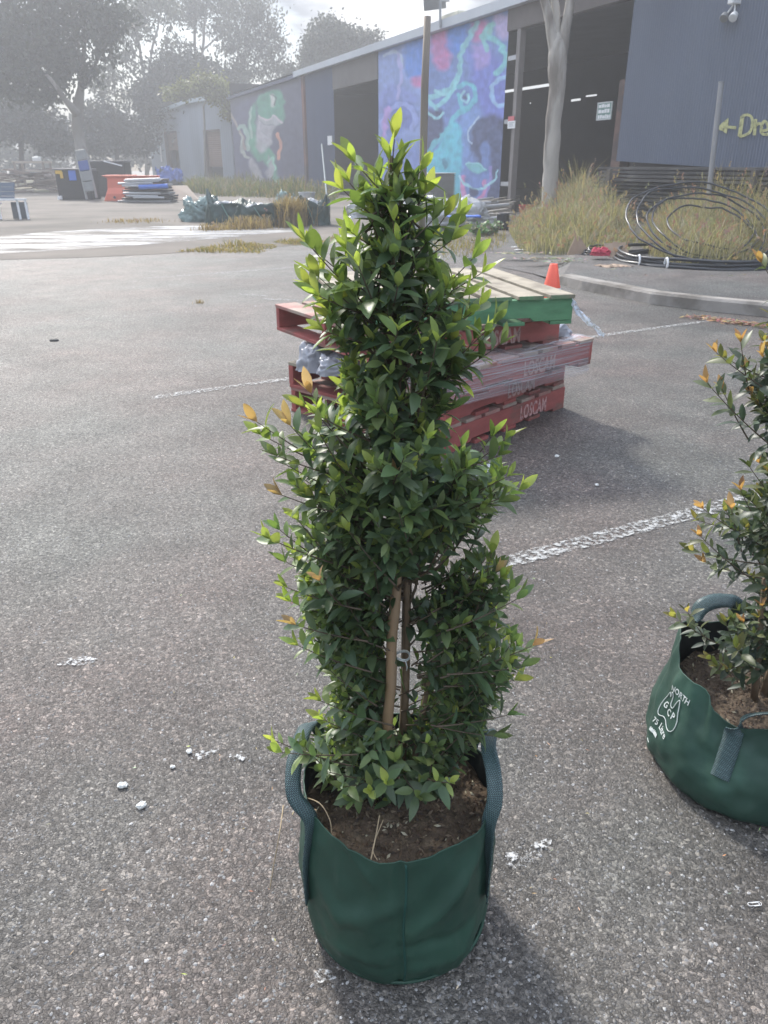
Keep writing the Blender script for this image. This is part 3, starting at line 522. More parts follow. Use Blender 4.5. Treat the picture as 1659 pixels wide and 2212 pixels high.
far_tree('gum_tree', 'tall gum with two dark parallel stems rising behind the dome tree', 84,
    [[(424, 340, 8), (421, 120, 7), (420, 30, 5), (410, -60, 3)], [(424, 300, 7), (437, 110, 6), (446, 20, 4), (460, -60, 2)], [(437, 110, 4), (470, 80, 3), (500, 60, 2)]],
    [(400, 20, 55, 35, 1100), (470, 10, 60, 40, 1300), (380, 85, 30, 25, 300), (455, 60, 40, 22, 400), (420, -50, 70, 50, 1200)], mg, .32, droop=.6)
far_tree('gum_tree', 'gum with fine airy foliage standing just left of the open sky', 80,
    [[(520, 330, 9), (527, 130, 7), (535, 50, 5), (545, -30, 3)], [(524, 180, 5), (560, 120, 4), (590, 60, 2)], [(526, 140, 5), (500, 80, 3), (490, 20, 2)]],
    [(545, 30, 55, 50, 1900), (520, 90, 60, 40, 1500), (580, 100, 40, 45, 1100), (500, 150, 40, 30, 600), (600, 160, 40, 28, 600), (545, 160, 50, 30, 700)], og, .30, droop=.6)
far_tree('fig_tree', 'dark dome-shaped tree crowding behind the small shed', 74, [[(390, 345, 26), (392, 260, 22), (395, 200, 14)], [(392, 250, 12), (350, 190, 8)], [(392, 250, 12), (450, 190, 8)]],
    [(395, 165, 75, 50, 5200), (340, 215, 50, 60, 3600), (455, 190, 60, 50, 3600), (390, 240, 110, 55, 3800), (500, 225, 40, 30, 900)], (.026, .034, .022), .34, bark=darkbark)
far_tree('fig_tree', 'round-topped dark tree rising behind the warehouse roof', 72, [[(712, 345, 18), (715, 180, 14), (718, 110, 9)], [(716, 150, 7), (760, 110, 5), (800, 90, 3)], [(716, 150, 7), (680, 110, 5)]],
    [(715, 85, 48, 40, 4200), (680, 120, 35, 35, 2200), (755, 95, 42, 32, 2300), (800, 90, 32, 24, 500), (735, 140, 70, 30, 1800), (640, 160, 30, 18, 500)], (.034, .044, .024), .30, bark=darkbark)
far_tree('bushy_tree', 'dark bushy tree filling the far left edge below the gum', 66, [[(40, 345, 14), (45, 280, 10), (50, 230, 6)]], [(-10, 250, 80, 60, 3600), (70, 270, 60, 50, 2800), (120, 300, 50, 35, 1800), (-80, 290, 70, 50, 1800)], (.026, .034, .024), .34, bark=darkbark)
far_tree('bushy_tree', 'dark low tree between the pale gum trunk and the shed', 70, [[(250, 345, 12), (252, 300, 9), (255, 260, 5)]], [(235, 280, 50, 50, 2800), (290, 300, 45, 38, 2000), (210, 240, 40, 30, 900), (200, 310, 40, 30, 1200)], (.026, .034, .024), .32, bark=darkbark)
far_tree('shrub', 'yellow-green creeper shrub spilling over the shed roof', 63.5, [[(440, 345, 5), (440, 230, 4), (460, 190, 2)]], [(380, 203, 28, 14, 700), (440, 185, 40, 22, 1200), (475, 205, 26, 22, 700), (494, 240, 14, 26, 420), (400, 195, 20, 14, 300)], (.13, .135, .035), .26, group='creeper over the shed')
# far-off low wood closing the view
V = []; C = []
for i in range(26000):
    a = R(rng.uniform(-48, 42)); r = rng.uniform(96, 112); z = abs(rng.normal()) * 1.5 + rng.uniform(0, 3.2); p = np.array([math.sin(a) * r, math.cos(a) * r, z + fbm((a * 6, 0, 0)) * 1.5])
    q = rng.normal(size=(2, 3)); q /= np.linalg.norm(q, axis=1)[:, None]; l = rng.uniform(.25, .6); V += [p - q[0] * l, p + q[1] * l * .6, p + q[0] * l, p - q[1] * l * .6]; c = rng.uniform(.6, 1.4); C += [(.03 * c, .038 * c, .025 * c, 1)] * 4
m = MB(); m.v = [tuple(v) for v in V]; m.c = C; m.f = [(4 * i, 4 * i + 1, 4 * i + 2, 4 * i + 3) for i in range(26000)]
tag(m.build('distant_wood', leafm), 'low dark wood closing off the horizon behind everything', 'wood', kind='stuff')
# street tree in front of the open bay
TY = 18.6
t = thing('street_tree', 'pale bare-trunked tree forking in front of the dark open bay', 'tree', tuple(AT(1185, 500, TY).xy) + (0,))
gb = M('smooth_gum_bark', (.40, .37, .33), .8, .22, 5, stretch=(1, 1, .22), col2=(.20, .175, .15), c2pos=(.45, .58), bump=.5, bscale=14)
def tlimb(l, n=12):
    pts = [AT(x, y, TY + d) for x, y, w, d in l]; rs = [w * TY / 1824 / 2 for *_, w, d in l]; P = []; Q = []
    for j in range(len(pts) - 1):
        for q in range(6): f = q / 6; p = pts[j].lerp(pts[j + 1], f); p = p + Vector((fbm((p.z * 2, 3, 1)), 0, 0)) * .035; P.append(p); Q.append((rs[j] * (1 - f) + rs[j + 1] * f) * (1 + .08 * fbm((p.z * 3, 1, 7))))
    P.append(pts[-1]); Q.append(rs[-1]); b = MB(); b.tube(P, Q, n); return local(t, b)
g0 = AT(1186, 500, TY)
tlimb([(1187, 506, 40, 0), (1187, 440, 34, 0), (1191, 330, 34, 0), (1200, 220, 33, 0), (1205, 150, 37, 0), (1205, 115, 40, 0), (1205, 90, 30, 0), (1205, 70, 6, 0)], 16).build('trunk', gb, t, smooth=True)
tlimb([(1202, 170, 24, 0), (1199, 115, 25, 0), (1190, 60, 19, 0), (1176, 0, 17, 0), (1160, -80, 13, 0), (1120, -190, 8, 0)]).build('limb', gb, t, smooth=True)
tlimb([(1205, 160, 24, 0), (1204, 105, 22, .05), (1200, 40, 17, .1), (1197, -30, 15, .1), (1205, -150, 9, .2)]).build('limb', gb, t, smooth=True)
tlimb([(1205, 190, 26, 0), (1212, 120, 26, 0), (1222, 60, 20, 0), (1232, 0, 18, 0), (1245, -90, 13, 0), (1290, -200, 8, 0)]).build('limb', gb, t, smooth=True)
V = []; C = []
for cx, cy, rr_ in ((1110, -260, 120), (1210, -290, 130), (1310, -270, 120)):
    c = np.array(AT(cx, cy, TY)); n = 1500; P = c + rng.normal(size=(n, 3)) * np.array([.6, .7, .35]); a = rng.normal(size=(n, 3)); a[:, 2] -= 1; a /= np.linalg.norm(a, axis=1)[:, None]; q = np.cross(a, rng.normal(size=(n, 3))); q /= np.linalg.norm(q, axis=1)[:, None]
    V.append(np.stack([P, P + a * .06 + q * .015, P + a * .13, P + a * .06 - q * .015], 1).reshape(-1, 3)); C.append(np.repeat(np.array(mg) * rng.uniform(.7, 1.4, (n, 1)), 4, 0))
V = np.concatenate(V) - np.array(t.location); C = np.concatenate(C); m = MB(); m.v = V.tolist(); m.c = np.concatenate([C, np.ones((len(C), 1))], 1).tolist(); m.f = [(4 * i, 4 * i + 1, 4 * i + 2, 4 * i + 3) for i in range(len(V) // 4)]; m.build('crown', leafm, t)
# ============================================================ GRASS AND WEEDS (stuff)
grassm = M('dry_grass', (1, 1, 1), .75, .1, 3, attr=True, trans=.3)
def blades(name, label, pts_fn, n, hfn, w, cols, lean=.35, seed_frac=.08, seedcol=(.25, .19, .165)):
    V = []; Fx = []; C = []; k = 0
    for i in range(n):
        p = pts_fn(); 
        if p is None: continue
        h = hfn(p); a = random.uniform(0, 6.283); ln = random.uniform(.05, 1) * lean * h; dx, dy = math.cos(a), math.sin(a); sx, sy = -dy * w / 2, dx * w / 2; c = random.choice(cols); f = random.uniform(.7, 1.35); c = (min(c[0] * f, 1), min(c[1] * f, 1), min(c[2] * f, 1), 1)
        st = [(0, 0, 1), (.35 * ln * .5, .45 * h, .9), (ln * .7, .8 * h, .6), (ln * 1.2, h * .97, .12)]
        for o_, z, ww in st: V += [(p.x + dx * o_ + sx * ww, p.y + dy * o_ + sy * ww, p.z + z), (p.x + dx * o_ - sx * ww, p.y + dy * o_ - sy * ww, p.z + z)]; C += [c, c]
        Fx += [(k, k + 1, k + 3, k + 2), (k + 2, k + 3, k + 5, k + 4), (k + 4, k + 5, k + 7, k + 6)]; k += 8
        if random.random() < seed_frac:
            sc_ = tuple(min(1, x * random.uniform(.8, 1.3)) for x in seedcol) + (1,)
            for q in range(5):
                cx, cy, cz = p.x + dx * (ln * 1.2 - q * .01) + random.uniform(-.02, .02), p.y + dy * ln * 1.2 + random.uniform(-.02, .02), p.z + h * (.97 - q * .03); l = random.uniform(.02, .045)
                V += [(cx, cy, cz), (cx + l * .4, cy + random.uniform(-.01, .01), cz + l * .5), (cx, cy, cz + l), (cx - l * .4, cy, cz + l * .5)]; C += [sc_] * 4; Fx.append((k, k + 1, k + 2, k + 3)); k += 4
    m = MB(); m.v = V; m.f = Fx; m.c = C; return tag(m.build(name, grassm), label, 'grass', kind='stuff')
straw = [(.30, .265, .205), (.25, .23, .165), (.21, .20, .13), (.15, .155, .10), (.33, .29, .22)]
def area(poly, z=0):
    pw = [G(x, y, z) for x, y in poly]; xs = np.array([p.x for p in pw]); ys = np.array([p.y for p in pw]); pp = [(p.x, p.y) for p in pw]
    def f():
        for _ in range(30):
            x, y = random.uniform(xs.min(), xs.max()), random.uniform(ys.min(), ys.max())
            if inside(np.array([x]), np.array([y]), pp)[0]: return Vector((x, y, z))
        return None
    return f
A1 = area([(1098, 500), (1125, 545), (1200, 553), (1290, 562), (1345, 572), (1375, 540), (1360, 490), (1320, 468), (1200, 462), (1130, 470)], .02)
def mound(poly, z, hmax, ramp=1.1, sd=0):
    pw = [G(x, y, z) for x, y in poly]; pp = [(p.x, p.y) for p in pw]; pp.append(pp[0])
    def h(p):
        d = float(seg_d(np.array([p.x]), np.array([p.y]), pp)[0]); e = min(1, d / ramp) ** .7; return hmax * (.22 + .78 * e) * max(.2, 1 + .75 * fbm((p.x * 1.1 + sd, p.y * .9, sd))) * random.uniform(.3, 1.05)
    return h
P1 = [(1098, 500), (1125, 545), (1200, 553), (1290, 562), (1345, 572), (1375, 540), (1360, 490), (1320, 468), (1200, 462), (1130, 470)]
mh1 = mound(P1, .02, .95)
blades('tall_dry_grass', 'tall straw-coloured grass clump under the pale tree and rusty post', A1, 15000, lambda p: mh1(p) * (1.1 if p.x > 4.3 else .75), .011, straw, lean=.75, seed_frac=.10)
P2 = [(1405, 558), (1440, 574), (1560, 580), (1650, 574), (1760, 590), (1800, 520), (1650, 490), (1500, 478), (1400, 490), (1375, 530)]; A2 = area(P2, .1); mh2 = mound(P2, .1, .80, .8, 5)
blades('tall_dry_grass', 'tall dry grass growing up through the black pipe coil', A2, 14000, mh2, .010, straw, lean=.8, seed_frac=.10)
A3 = area([(395, 412), (460, 425), (640, 430), (720, 437), (735, 420), (600, 404), (500, 398), (420, 396)])
blades('weeds', 'green weeds and dry grass along the foot of the frog mural', A3, 9000, lambda p: random.uniform(.05, .55) * max(.1, 1 + 1.6 * fbm((p.x * .5, p.y * .25, 2))), .045, [(.06, .08, .035), (.09, .11, .045), (.12, .12, .06), (.18, .14, .09)], lean=.8, seed_frac=0)
A4 = area([(380, 545), (560, 548), (600, 534), (700, 527), (800, 520), (760, 512), (600, 522), (450, 535)])
blades('weeds', 'low dry tufts along the edge between asphalt and concrete', A4, 3600, lambda p: random.uniform(.01, .055) * max(0.1, 1 + 2.2 * fbm((p.x * 1.2, p.y * 1.2, 9))), .012, [(.24, .19, .10), (.15, .15, .06), (.30, .23, .13)], lean=1.0, seed_frac=0)
A5 = area([(780, 520), (820, 560), (880, 575), (1000, 560), (1100, 530), (1090, 505), (930, 512)])
blades('weeds', 'sparse dry weeds behind the pallet stack near the timber pile', A5, 1600, lambda p: random.uniform(.02, .09) * max(.1, 1 + 2 * fbm((p.x, p.y, 19))), .012, [(.24, .19, .10), (.16, .16, .06)], lean=.9, seed_frac=0)
def tuft(px, py, r, n, h, label, cols=straw, z=0, w=.012):
    c = G(px, py, z); f = lambda: Vector((c.x + random.gauss(0, r), c.y + random.gauss(0, r), z))
    o = blades('grass_tuft', label, f, n, lambda p: random.uniform(.3, 1) * h, w, cols, lean=.7, seed_frac=.02); o.data.transform(Matrix.Translation(-c)); o.location = c; return o
ot = [(.24, .175, .11), (.20, .155, .10), (.26, .20, .13)]
tuft(628, 489, .18, 900, .75, 'bushy orange-brown grass tuft against the dark green bags', ot, w=.02)
tuft(540, 493, .28, 500, .32, 'low straw tuft in front of the slumped middle bag', ot, w=.02); tuft(465, 497, .2, 250, .18, 'small dry tuft in front of the peaked dark bag', ot, w=.02)
tuft(288, 480, .35, 220, .12, 'flat dry tuft on the pale concrete yard left of centre', ot, w=.015); tuft(430, 655, .03, 60, .05, 'tiny brown tuft growing out of the asphalt', ot, w=.004)
tuft(815, 458, .22, 350, .3, 'straw tuft by the grey timber offcuts behind the shrub', ot, w=.02); tuft(130, 405, .8, 420, .45, 'dry grass along the foot of the timber heap', ot, w=.03); tuft(305, 362, .9, 700, 1.3, 'pale tall dead grass left of the shed wall', [(.30, .26, .18), (.2, .2, .12)], w=.04)
# ============================================================ YARD CLUTTER
def at_ground(name, label, cat, px, py, rz=0, z=0, group=None):
    p = G(px, py, z); t = thing(name, label, cat, tuple(p), rz, group); dep = p.y; t['_'] = 0; del t['_']; return t, p.y / 1824, p.y / 2002
def crumple(nx, ny, w, d, h, seed, fold=.5, wrap=1.0, sc=2.2):
    """a slumped fabric or film heap: a closed dome of folds, w x d x h metres"""
    mb = MB(); 
    for j in range(ny):
        v = j / (ny - 1)
        for i in range(nx):
            a = 2 * math.pi * i / nx; ph = v * math.pi / 2; c = math.cos(ph) ** .55; s_ = math.sin(ph) ** .7
            x, y = math.cos(a) * c, math.sin(a) * c; sx = math.copysign(abs(x) ** .75, x); sy = math.copysign(abs(y) ** .75, y)
            n = fbm((x * sc + seed, y * sc, s_ * sc), 5); n2 = 1 - abs(fbm((x * sc * 1.7, y * sc * 1.7 + seed, s_ * sc * 2.5), 4)) * 2
            k = 1 + fold * .35 * n + fold * .16 * n2
            mb.v.append((sx * w / 2 * k, sy * d / 2 * k, max(0, s_ * h * (1 + fold * (.6 * fbm((x * 2 + seed, y * 2, 7), 4) + .2 * n2))) if j else 0))
    mb.f = [(j * nx + i, j * nx + (i + 1) % nx, (j + 1) * nx + (i + 1) % nx, (j + 1) * nx + i) for j in range(ny - 1) for i in range(nx)]
    return mb
gnet = M('dark_green_woven', (.020, .045, .040), .42, .3, 4, col2=(.05, .09, .085), c2pos=(.52, .7), bump=.5, bscale=12, bdist=.03)
gpale = M('pale_green_film', (.20, .28, .27), .35, .3, 3, col2=(.05, .08, .075), c2pos=(.45, .6), bump=.6, bscale=10, bdist=.03)
wfilm = M('white_film', (.50, .51, .53), .35, .12, 4, bump=.5, bscale=14, trans=.2, bdist=.02)
def heap(name, label, cat, px, py, w, d, h, seed, mat, rz=0, extra=None, fold=.9, z=0, group=None, n=(72, 26)):
    t, kx, kz = at_ground(name, label, cat, px, py, rz, z, group); t.location.y += d / 2
    crumple(n[0], n[1], w, d, h, seed, fold).build('cover', mat, t, smooth=True); return t
gp = 'slumped green bags in a row'
heap('slumped_bag', 'pale sea-green film heap at the left end of the bag row', 'slumped bag', 432, 480, .95, .8, .48, 1, gpale, .1, group=gp)
def open_bag(label, px, py, w, d, h, seed, mat, peak, whites=0):
    t, kx, kz = at_ground('slumped_bag', label, 'slumped bag', px, py, random.uniform(-.1, .1), 0, gp); t.location.y += d / 2
    mb = MB(); nx, ny = 72, 16
    for j in range(ny):
        v = j / (ny - 1)
        for i in range(nx):
            a = 2 * math.pi * i / nx; x, y = math.cos(a), math.sin(a); sx = math.copysign(abs(x) ** .6, x); sy = math.copysign(abs(y) ** .6, y)
            n = fbm((x * 2 + seed, y * 2, v * 2), 4); top = h * (1 + .3 * fbm((x * 1.6 + seed, y * 1.6, 9), 3)) + peak * max(0, -x) ** 6; k = (1 - .08 * v) * (1 + .12 * n)
            mb.v.append((sx * w / 2 * k, sy * d / 2 * k, v * top))
    for j in range(1, 7):
        v = 1 - j / 6
        for i in range(nx):
            o_ = mb.v[(ny - 1) * nx + i]; q = .35 + .6 * v; n = fbm((o_[0] * 3, o_[1] * 3, seed + j)); mb.v.append((o_[0] * q * (.97), o_[1] * q * .97, min(o_[2], h * (.72 + .22 * v + .25 * n))))
    R_ = ny + 6; mb.f = [(j * nx + i, j * nx + (i + 1) % nx, (j + 1) * nx + (i + 1) % nx, (j + 1) * nx + i) for j in range(R_ - 1) for i in range(nx)] + [tuple((R_ - 1) * nx + i for i in range(nx))]
    mb.build('bag_wall', mat, t, smooth=True)
    if whites: 
        q = crumple(30, 12, .45, .3, .12, seed + 4, .7); q.v = [(x - w * .12, y, z + h * .78) for x, y, z in q.v]; q.build('white_lining', wfilm, t, smooth=True)
    b = MB(); b.tube([(-w * .1, -d / 2 - .03, h * .95), (0, -d / 2 - .05, h * .5), (w * .12, -d / 2 - .05, .03)], .012, 6); b.build('cord', M('teal_cord', (.12, .24, .22), .6), t)
    return t
open_bag('dark green bag with a raised peak on its left side, second in the bag row', 492, 487, 1.12, .8, .5, 11, gnet, .28, 1)
open_bag('long sagging green bag in the middle of the bag row', 565, 490, 1.35, .8, .46, 23, gnet, .0, 1)
open_bag('squarish dark green bag at the right end of the bag row', 674, 488, .85, .7, .58, 37, gnet, .0, 1)
heap('plastic_sheet', 'crumpled pale plastic behind the orange tuft between two green bags', 'plastic sheet', 622, 478, .6, .4, .5, 3, gpale, fold=1.2)
# buckets
def bucket(name, label, px, py, r, h, mat, band=None, z=0):
    t, *_ = at_ground(name, label, 'bucket', px, py, 0, z); b = MB(); b.lathe([(0, .0), (r * .8, 0), (r * .97, h * .93), (r * 1.06, h * .94), (r * 1.06, h), (r * .93, h), (r * .78, .02), (0, .02)], 24); b.build('body', mat, t, smooth=False)
    if band: b = MB(); b.lathe([(r * .868, h * .3), (r * .935, h * .7)], 24); b.lathe([(r * .885, h * .3), (r * .95, h * .7)], 24); b.build('label_band', band, t)
    b = MB(); b.tube([(r * 1.02 * math.cos(a), -.03 - .12 * math.sin(a), h * .9 - .25 * h * math.sin(a)) for a in [math.pi * i / 10 for i in range(11)]], .006, 5); b.build('handle', grey, t); return t
bucket('bucket', 'small white bucket with a reddish band behind the dark green bags', 642, 450, .20, .36, white, M('red_band', (.45, .15, .12), .6)); bucket('bucket', 'taller grey tub behind the dark bag near the rusty post', 664, 449, .28, .5, M('grey_tub', (.36, .37, .38), .6))
bucket('bucket', 'red bucket holding dry stems beside the bay post', 1136, 470, .21, .33, M('red_bucket', (.42, .08, .06), .5))
# grey box beside the street tree
t, *_ = at_ground('crate', 'plain pale grey box standing beside the pale tree trunk', 'box', 1163, 478); b = MB(); b.box((0, 0, .15), (.26, .3, .3)); b.build('body', M('grey_box', (.33, .34, .35), .7), t, bevel=.01); b = MB(); b.box((0, 0, .315), (.29, .33, .03)); b.build('lid', M('grey_box', 0), t, bevel=.006)
# leaning pale pole
t, *_ = at_ground('pole', 'thin pale blue pole leaning against the dark blue panel', 'pole', 707, 434); p1 = WP(*WS(695, 312, -.06), -.06) - t.location; b = MB(); b.tube([(0, 0, .0), tuple(p1 * .5), tuple(p1)], .04, 8); b.build('shaft', M('pale_blue_metal', (.12, .17, .20), .7), t); b = MB(); b.tube([(0, 0, 0), tuple(p1.normalized() * .12)], .07, 8); b.build('foot', grey, t)
# galvanised pole in the grass, right
pb = G(1522, 503, .1); t = thing('pole', 'upright grey steel pole standing in the dry grass before the corrugated wall', 'pole', tuple(pb)); tp = AT(1558, 180, pb.y) - pb; b = MB(); b.tube([(0, 0, -.1), tuple(tp)], .048, 12); b.build('shaft', M('pole_grey', (.30, .30, .31), .5, .12, 3, metal=.2), t); b = MB(); b.tube([tuple(tp), tuple(tp + Vector((0, 0, .03)))], .053, 12); b.build('cap', grey, t)
# stack of grey trays beside the mural
pt = G(958, 462); t = thing('tray_stack', 'tall stack of grey ribbed plastic trays against the mural', 'tray stack', tuple(pt), .0); hh = AT(958, 376, pt.y).z; k = pt.y / 1824
c_ = G(960, 461); lft = AT(915, 376, pt.y).x - pt.x; rgt = AT(991, 376, pt.y + .8).x - pt.x; mid = AT(951, 376, pt.y - .3).x - pt.x
tm_ = M('tray_grey', (.30, .31, .31), .6, .12, 3, col2=(.2, .2, .2)); nT = 19
M2 = Matrix.Rotation(.72, 4, 'Z'); w_ = 1.05
b = MB()
for i in range(nT):
    z = hh * i / nT; s_ = .985 if i % 2 else 1; j = random.uniform(-.012, .012)
    b.box((j, .5 + j, z + hh / nT * .28), (w_ * s_, w_ * .85 * s_, hh / nT * .55), M2); b.box((j, .5 + j, z + hh / nT * .8), (w_ * .93, w_ * .8, hh / nT * .42), M2)
tag(b.build('trays', tm_, t)); b = MB(); b.box((0, .5, hh + .015), (w_ * 1.01, w_ * .86, .03), M2); b.build('top_tray', M('tray_pale', (.45, .46, .46), .6), t, bevel=.01)
# timber / pipe pile with white tarpaulin
t, *_ = at_ground('timber_pile', 'long low pile of grey weathered timber and pipes under the mural', 'timber pile', 1035, 500, 0); tl_ = t.location
tm = M('weathered_timber', (.30, .28, .25), .85, .25, 3, stretch=(1, 1, 1), col2=(.17, .155, .14)); r3 = random.Random(5)
for i in range(26):
    row = i // 7; x0, y0 = 905 + r3.uniform(-20, 60), 497 - row * 4 - (i % 7) * 3.6; x1, y1 = 1080 + r3.uniform(-25, 30), 487 - row * 4 - (i % 7) * 3.2
    a = G(x0, y0) - tl_; c = G(x1, y1) - tl_; z = .06 + row * .09 + r3.uniform(0, .05); b = MB()
    if i % 3: b.bar((a.x, a.y, z), (c.x, c.y, z + r3.uniform(-.03, .12)), r3.uniform(.09, .16), .05)
    else: b.tube([(a.x, a.y, z), (c.x, c.y, z + r3.uniform(-.02, .1))], .045, 8)
    b.build('plank' if i % 3 else 'pipe', tm if i % 3 else steel, t)
for i, (x0, y0, x1, y1, z) in enumerate([(1000, 470, 1118, 452, .35), (960, 478, 1118, 456, .3), (985, 480, 1112, 460, .25)]):
    a = G(x0, y0) - tl_; c = G(x1, y1) - tl_; b = MB(); b.bar((a.x, a.y, z), (c.x, c.y, z + .05), .1, .06); b.build('plank', tm, t)
heap('tarpaulin', 'white crumpled tarpaulin thrown over the grey timber pile', 'tarpaulin', 945, 487, 1.9, .9, .42, 8, wfilm, fold=1.3, z=.08, n=(96, 30)); heap('tarpaulin', 'small white film bundle drooping at the left end of the timber pile', 'tarpaulin', 895, 502, .55, .5, .42, 15, wfilm, fold=1.1)
heap('plastic_sheet', 'white film heap lying left of the timber pile behind the shrub', 'plastic sheet', 800, 472, 1.1, .6, .34, 21, wfilm, fold=1.3)
t, *_ = at_ground('offcut_stack', 'short grey stack of thin offcuts behind the white film heap', 'offcut stack', 830, 455)
for i in range(8): b = MB(); b.box((r3.uniform(-.08, .08), r3.uniform(-.1, .1), .04 + i * .06), (1.5 + r3.uniform(-.2, .2), .6, .045), Matrix.Rotation(r3.uniform(-.08, .08), 4, 'Z')); b.build('board', tm, t)
t, *_ = at_ground('drum', 'small black drum standing at the right end of the timber pile', 'drum', 1085, 497); b = MB(); b.lathe([(0, 0), (.13, 0), (.13, .01), (.14, .02), (.14, .34), (.125, .36), (0, .36)], 20); b.build('body', black, t); b = MB(); b.lathe([(.142, .18), (.15, .19), (.15, .2), (.142, .21)], 20); b.build('rib', black, t)
t, *_ = at_ground('panel', 'flat bright blue offcut lying on top of the timber pile', 'panel', 1000, 470, .2, .42); b = MB(); b.box((0, 0, .02), (.6, .25, .03)); b.build('sheet', M('blue_plastic', (.05, .14, .5), .5), t, bevel=.01); b = MB(); b.box((.31, 0, .02), (.02, .27, .045)); b.build('edge_strip', M('blue_plastic', 0), t)
# leafy weed at the pile
def weed(px, py, n, r, h, label, z=0, col=(.10, .15, .05)):
    p = G(px, py, z); t = thing('weed_plant', label, 'plant', tuple(p)); V = MB(); st = MB()
    for i in range(n // 12):
        a = random.uniform(0, 6.28); q = r * random.random() ** .5; x, y, hh_ = q * math.cos(a), q * math.sin(a), h * random.uniform(.5, 1); st.tube([(x * .4, y * .4, 0), (x, y, hh_)], .004, 4)
        for k in range(12):
            f = random.uniform(.2, 1); c = Vector((x * (.4 + .6 * f), y * (.4 + .6 * f), hh_ * f)); d = Vector((random.gauss(0, 1), random.gauss(0, 1), random.gauss(0, .5))).normalized(); s_ = d.orthogonal() ; l = random.uniform(.05, .1); cc_ = [u * random.uniform(.6, 1.5) for u in col]; V.add([c, c + d * l * .5 + s_ * l * .3, c + d * l, c + d * l * .5 - s_ * l * .3], [(0, 1, 2, 3)], cc_)
    V.build('leaves', leafm, t); st.build('stems', darkbark, t)
weed(1045, 508, 420, .42, .3, 'low green leafy weed growing in front of the timber pile'); weed(1068, 462, 200, .4, .3, 'sparse flowering weed at the foot of the mural below the pink loop', col=(.2, .16, .2)); weed(1120, 500, 160, .25, .2, 'small weed between the black drum and the tall dry grass', .0)
# ---- black sheets stacked under the corrugated wall
s0, s1 = WS(1343, 420)[0], s_end - .5; t = thing('sheet_stack', 'long dark stack of roofing sheets and battens below the corrugated wall', 'sheet stack', tuple(WP((s0 + s1) / 2, 0, -.6))); bm_ = M('dark_sheets', (.05, .05, .052), .7, .35, 3, col2=(.12, .115, .11), c2pos=(.5, .7))
for i in range(15):
    b = MB(); z = .1 + i * .082; o_ = r3.uniform(-.12, .1); wbox(b, s0 + abs(r3.gauss(0, .25)), s1 - 5 * (i / 15) ** 3 * r3.random(), -1.0 + o_, -.15, z, z + .05); local(t, b).build('sheet', bm_, t)
for q in range(3):
    b = MB(); sx_ = s0 + .8 + q * 4.3
    wbox(b, sx_, sx_ + .12, -1.08, -1.16, .1, 1.25); local(t, b).build('batten', M('batten_dark', (.09, .08, .075), .8), t)
# ---- polypipe coils
pm = M('black_polypipe', (.028, .030, .034), .33, .2, 6, spec=.6)
cc0 = G(1512, 566, .1); rad = (G(1690, 563, .1) - G(1333, 563, .1)).length / 2 * .98
t = thing('pipe_coil', 'huge tangled coil of black poly pipe with white tape lying in the dry grass', 'pipe coil', tuple(cc0))
def loop(cx, cy, cz, rx, ry, tilt, n=70, wob=.03, sd=0, r=.021, a0=0, a1=6.283, rot=0):
    P = []
    for i in range(n + 1):
        a = a0 + (a1 - a0) * i / n; x, y = rx * math.cos(a), ry * math.sin(a); z = (y + ry) * math.sin(tilt); y2 = y * math.cos(tilt); w = wob
        x3 = x * math.cos(rot) - y2 * math.sin(rot); y3 = x * math.sin(rot) + y2 * math.cos(rot)
        P.append((cx + x3 + w * fbm((math.cos(a) + sd, math.sin(a), 1)), cy + y3 + w * fbm((math.cos(a) + sd, math.sin(a), 5)), max(.025, cz + z + w * fbm((math.cos(a) + sd, math.sin(a), 9)))))
    b = MB(); b.tube(P, r, 8); return b
spec_ = [(0, 0, .03, 1.0, .98, 0, 0), (.02, .03, .075, .985, .97, 0, 1), (-.0, -.03, .03, .95, .93, 0, 2), (.0, .02, .12, .97, .96, .015, 3), (.05, .0, .05, .90, .86, 0, 4)]
for cx, cy, cz, rx, ry, tl2, sd in spec_: loop(cx * rad, cy * rad, cz, rx * rad, ry * rad, tl2, sd=sd).build('pipe_loop', pm, t, smooth=True)
for cx, cy, cz, rx, ry, tl2, sd in [(.0, .15, .05, .90, .93, .46, 5), (.05, .2, .05, .80, .85, .47, 6), (.12, .3, .05, .70, .75, .48, 7), (.1, .3, .1, .60, .70, .44, 8), (.18, .35, .2, .5, .6, .36, 9)]:
    loop(cx * rad, cy * rad, cz, rx * rad, ry * rad, tl2, sd=sd, wob=.05, r=.013).build('pipe_loop', pm, t, smooth=True)
for ang in (3.55, 3.95):
    x, y = rad * .965 * math.cos(ang), rad * .95 * math.sin(ang); b = MB(); b.tube([(x + .0, y - .045 + .06 * math.sin(a) - .01, .07 + .075 * math.cos(a)) for a in [i * .6283 for i in range(11)]], .014, 6, cap=False); b.v = [(v[0] * 1, v[1], max(.01, v[2])) for v in b.v]; b.build('tape', white, t)
t = thing('pipe_coil', 'small loose coil of thin black pipe beside the red rag', 'pipe coil', tuple(G(1300, 552, .1)))
for i in range(4): loop(0, 0, .02 + i * .02, .30 - i * .03, .24 - i * .02, .05 * i, sd=20 + i, r=.012, wob=.04).build('pipe_loop', pm, t, smooth=True)
heap('rag', 'crumpled crimson rag on the small pipe coil', 'rag', 1300, 553, .24, .16, .08, 31, M('crimson_cloth', (.38, .03, .06), .8, .2, 9), z=.17, n=(40, 14))
card = M('cardboard', (.34, .25, .18), .85, .12, 6, col2=(.25, .18, .13))
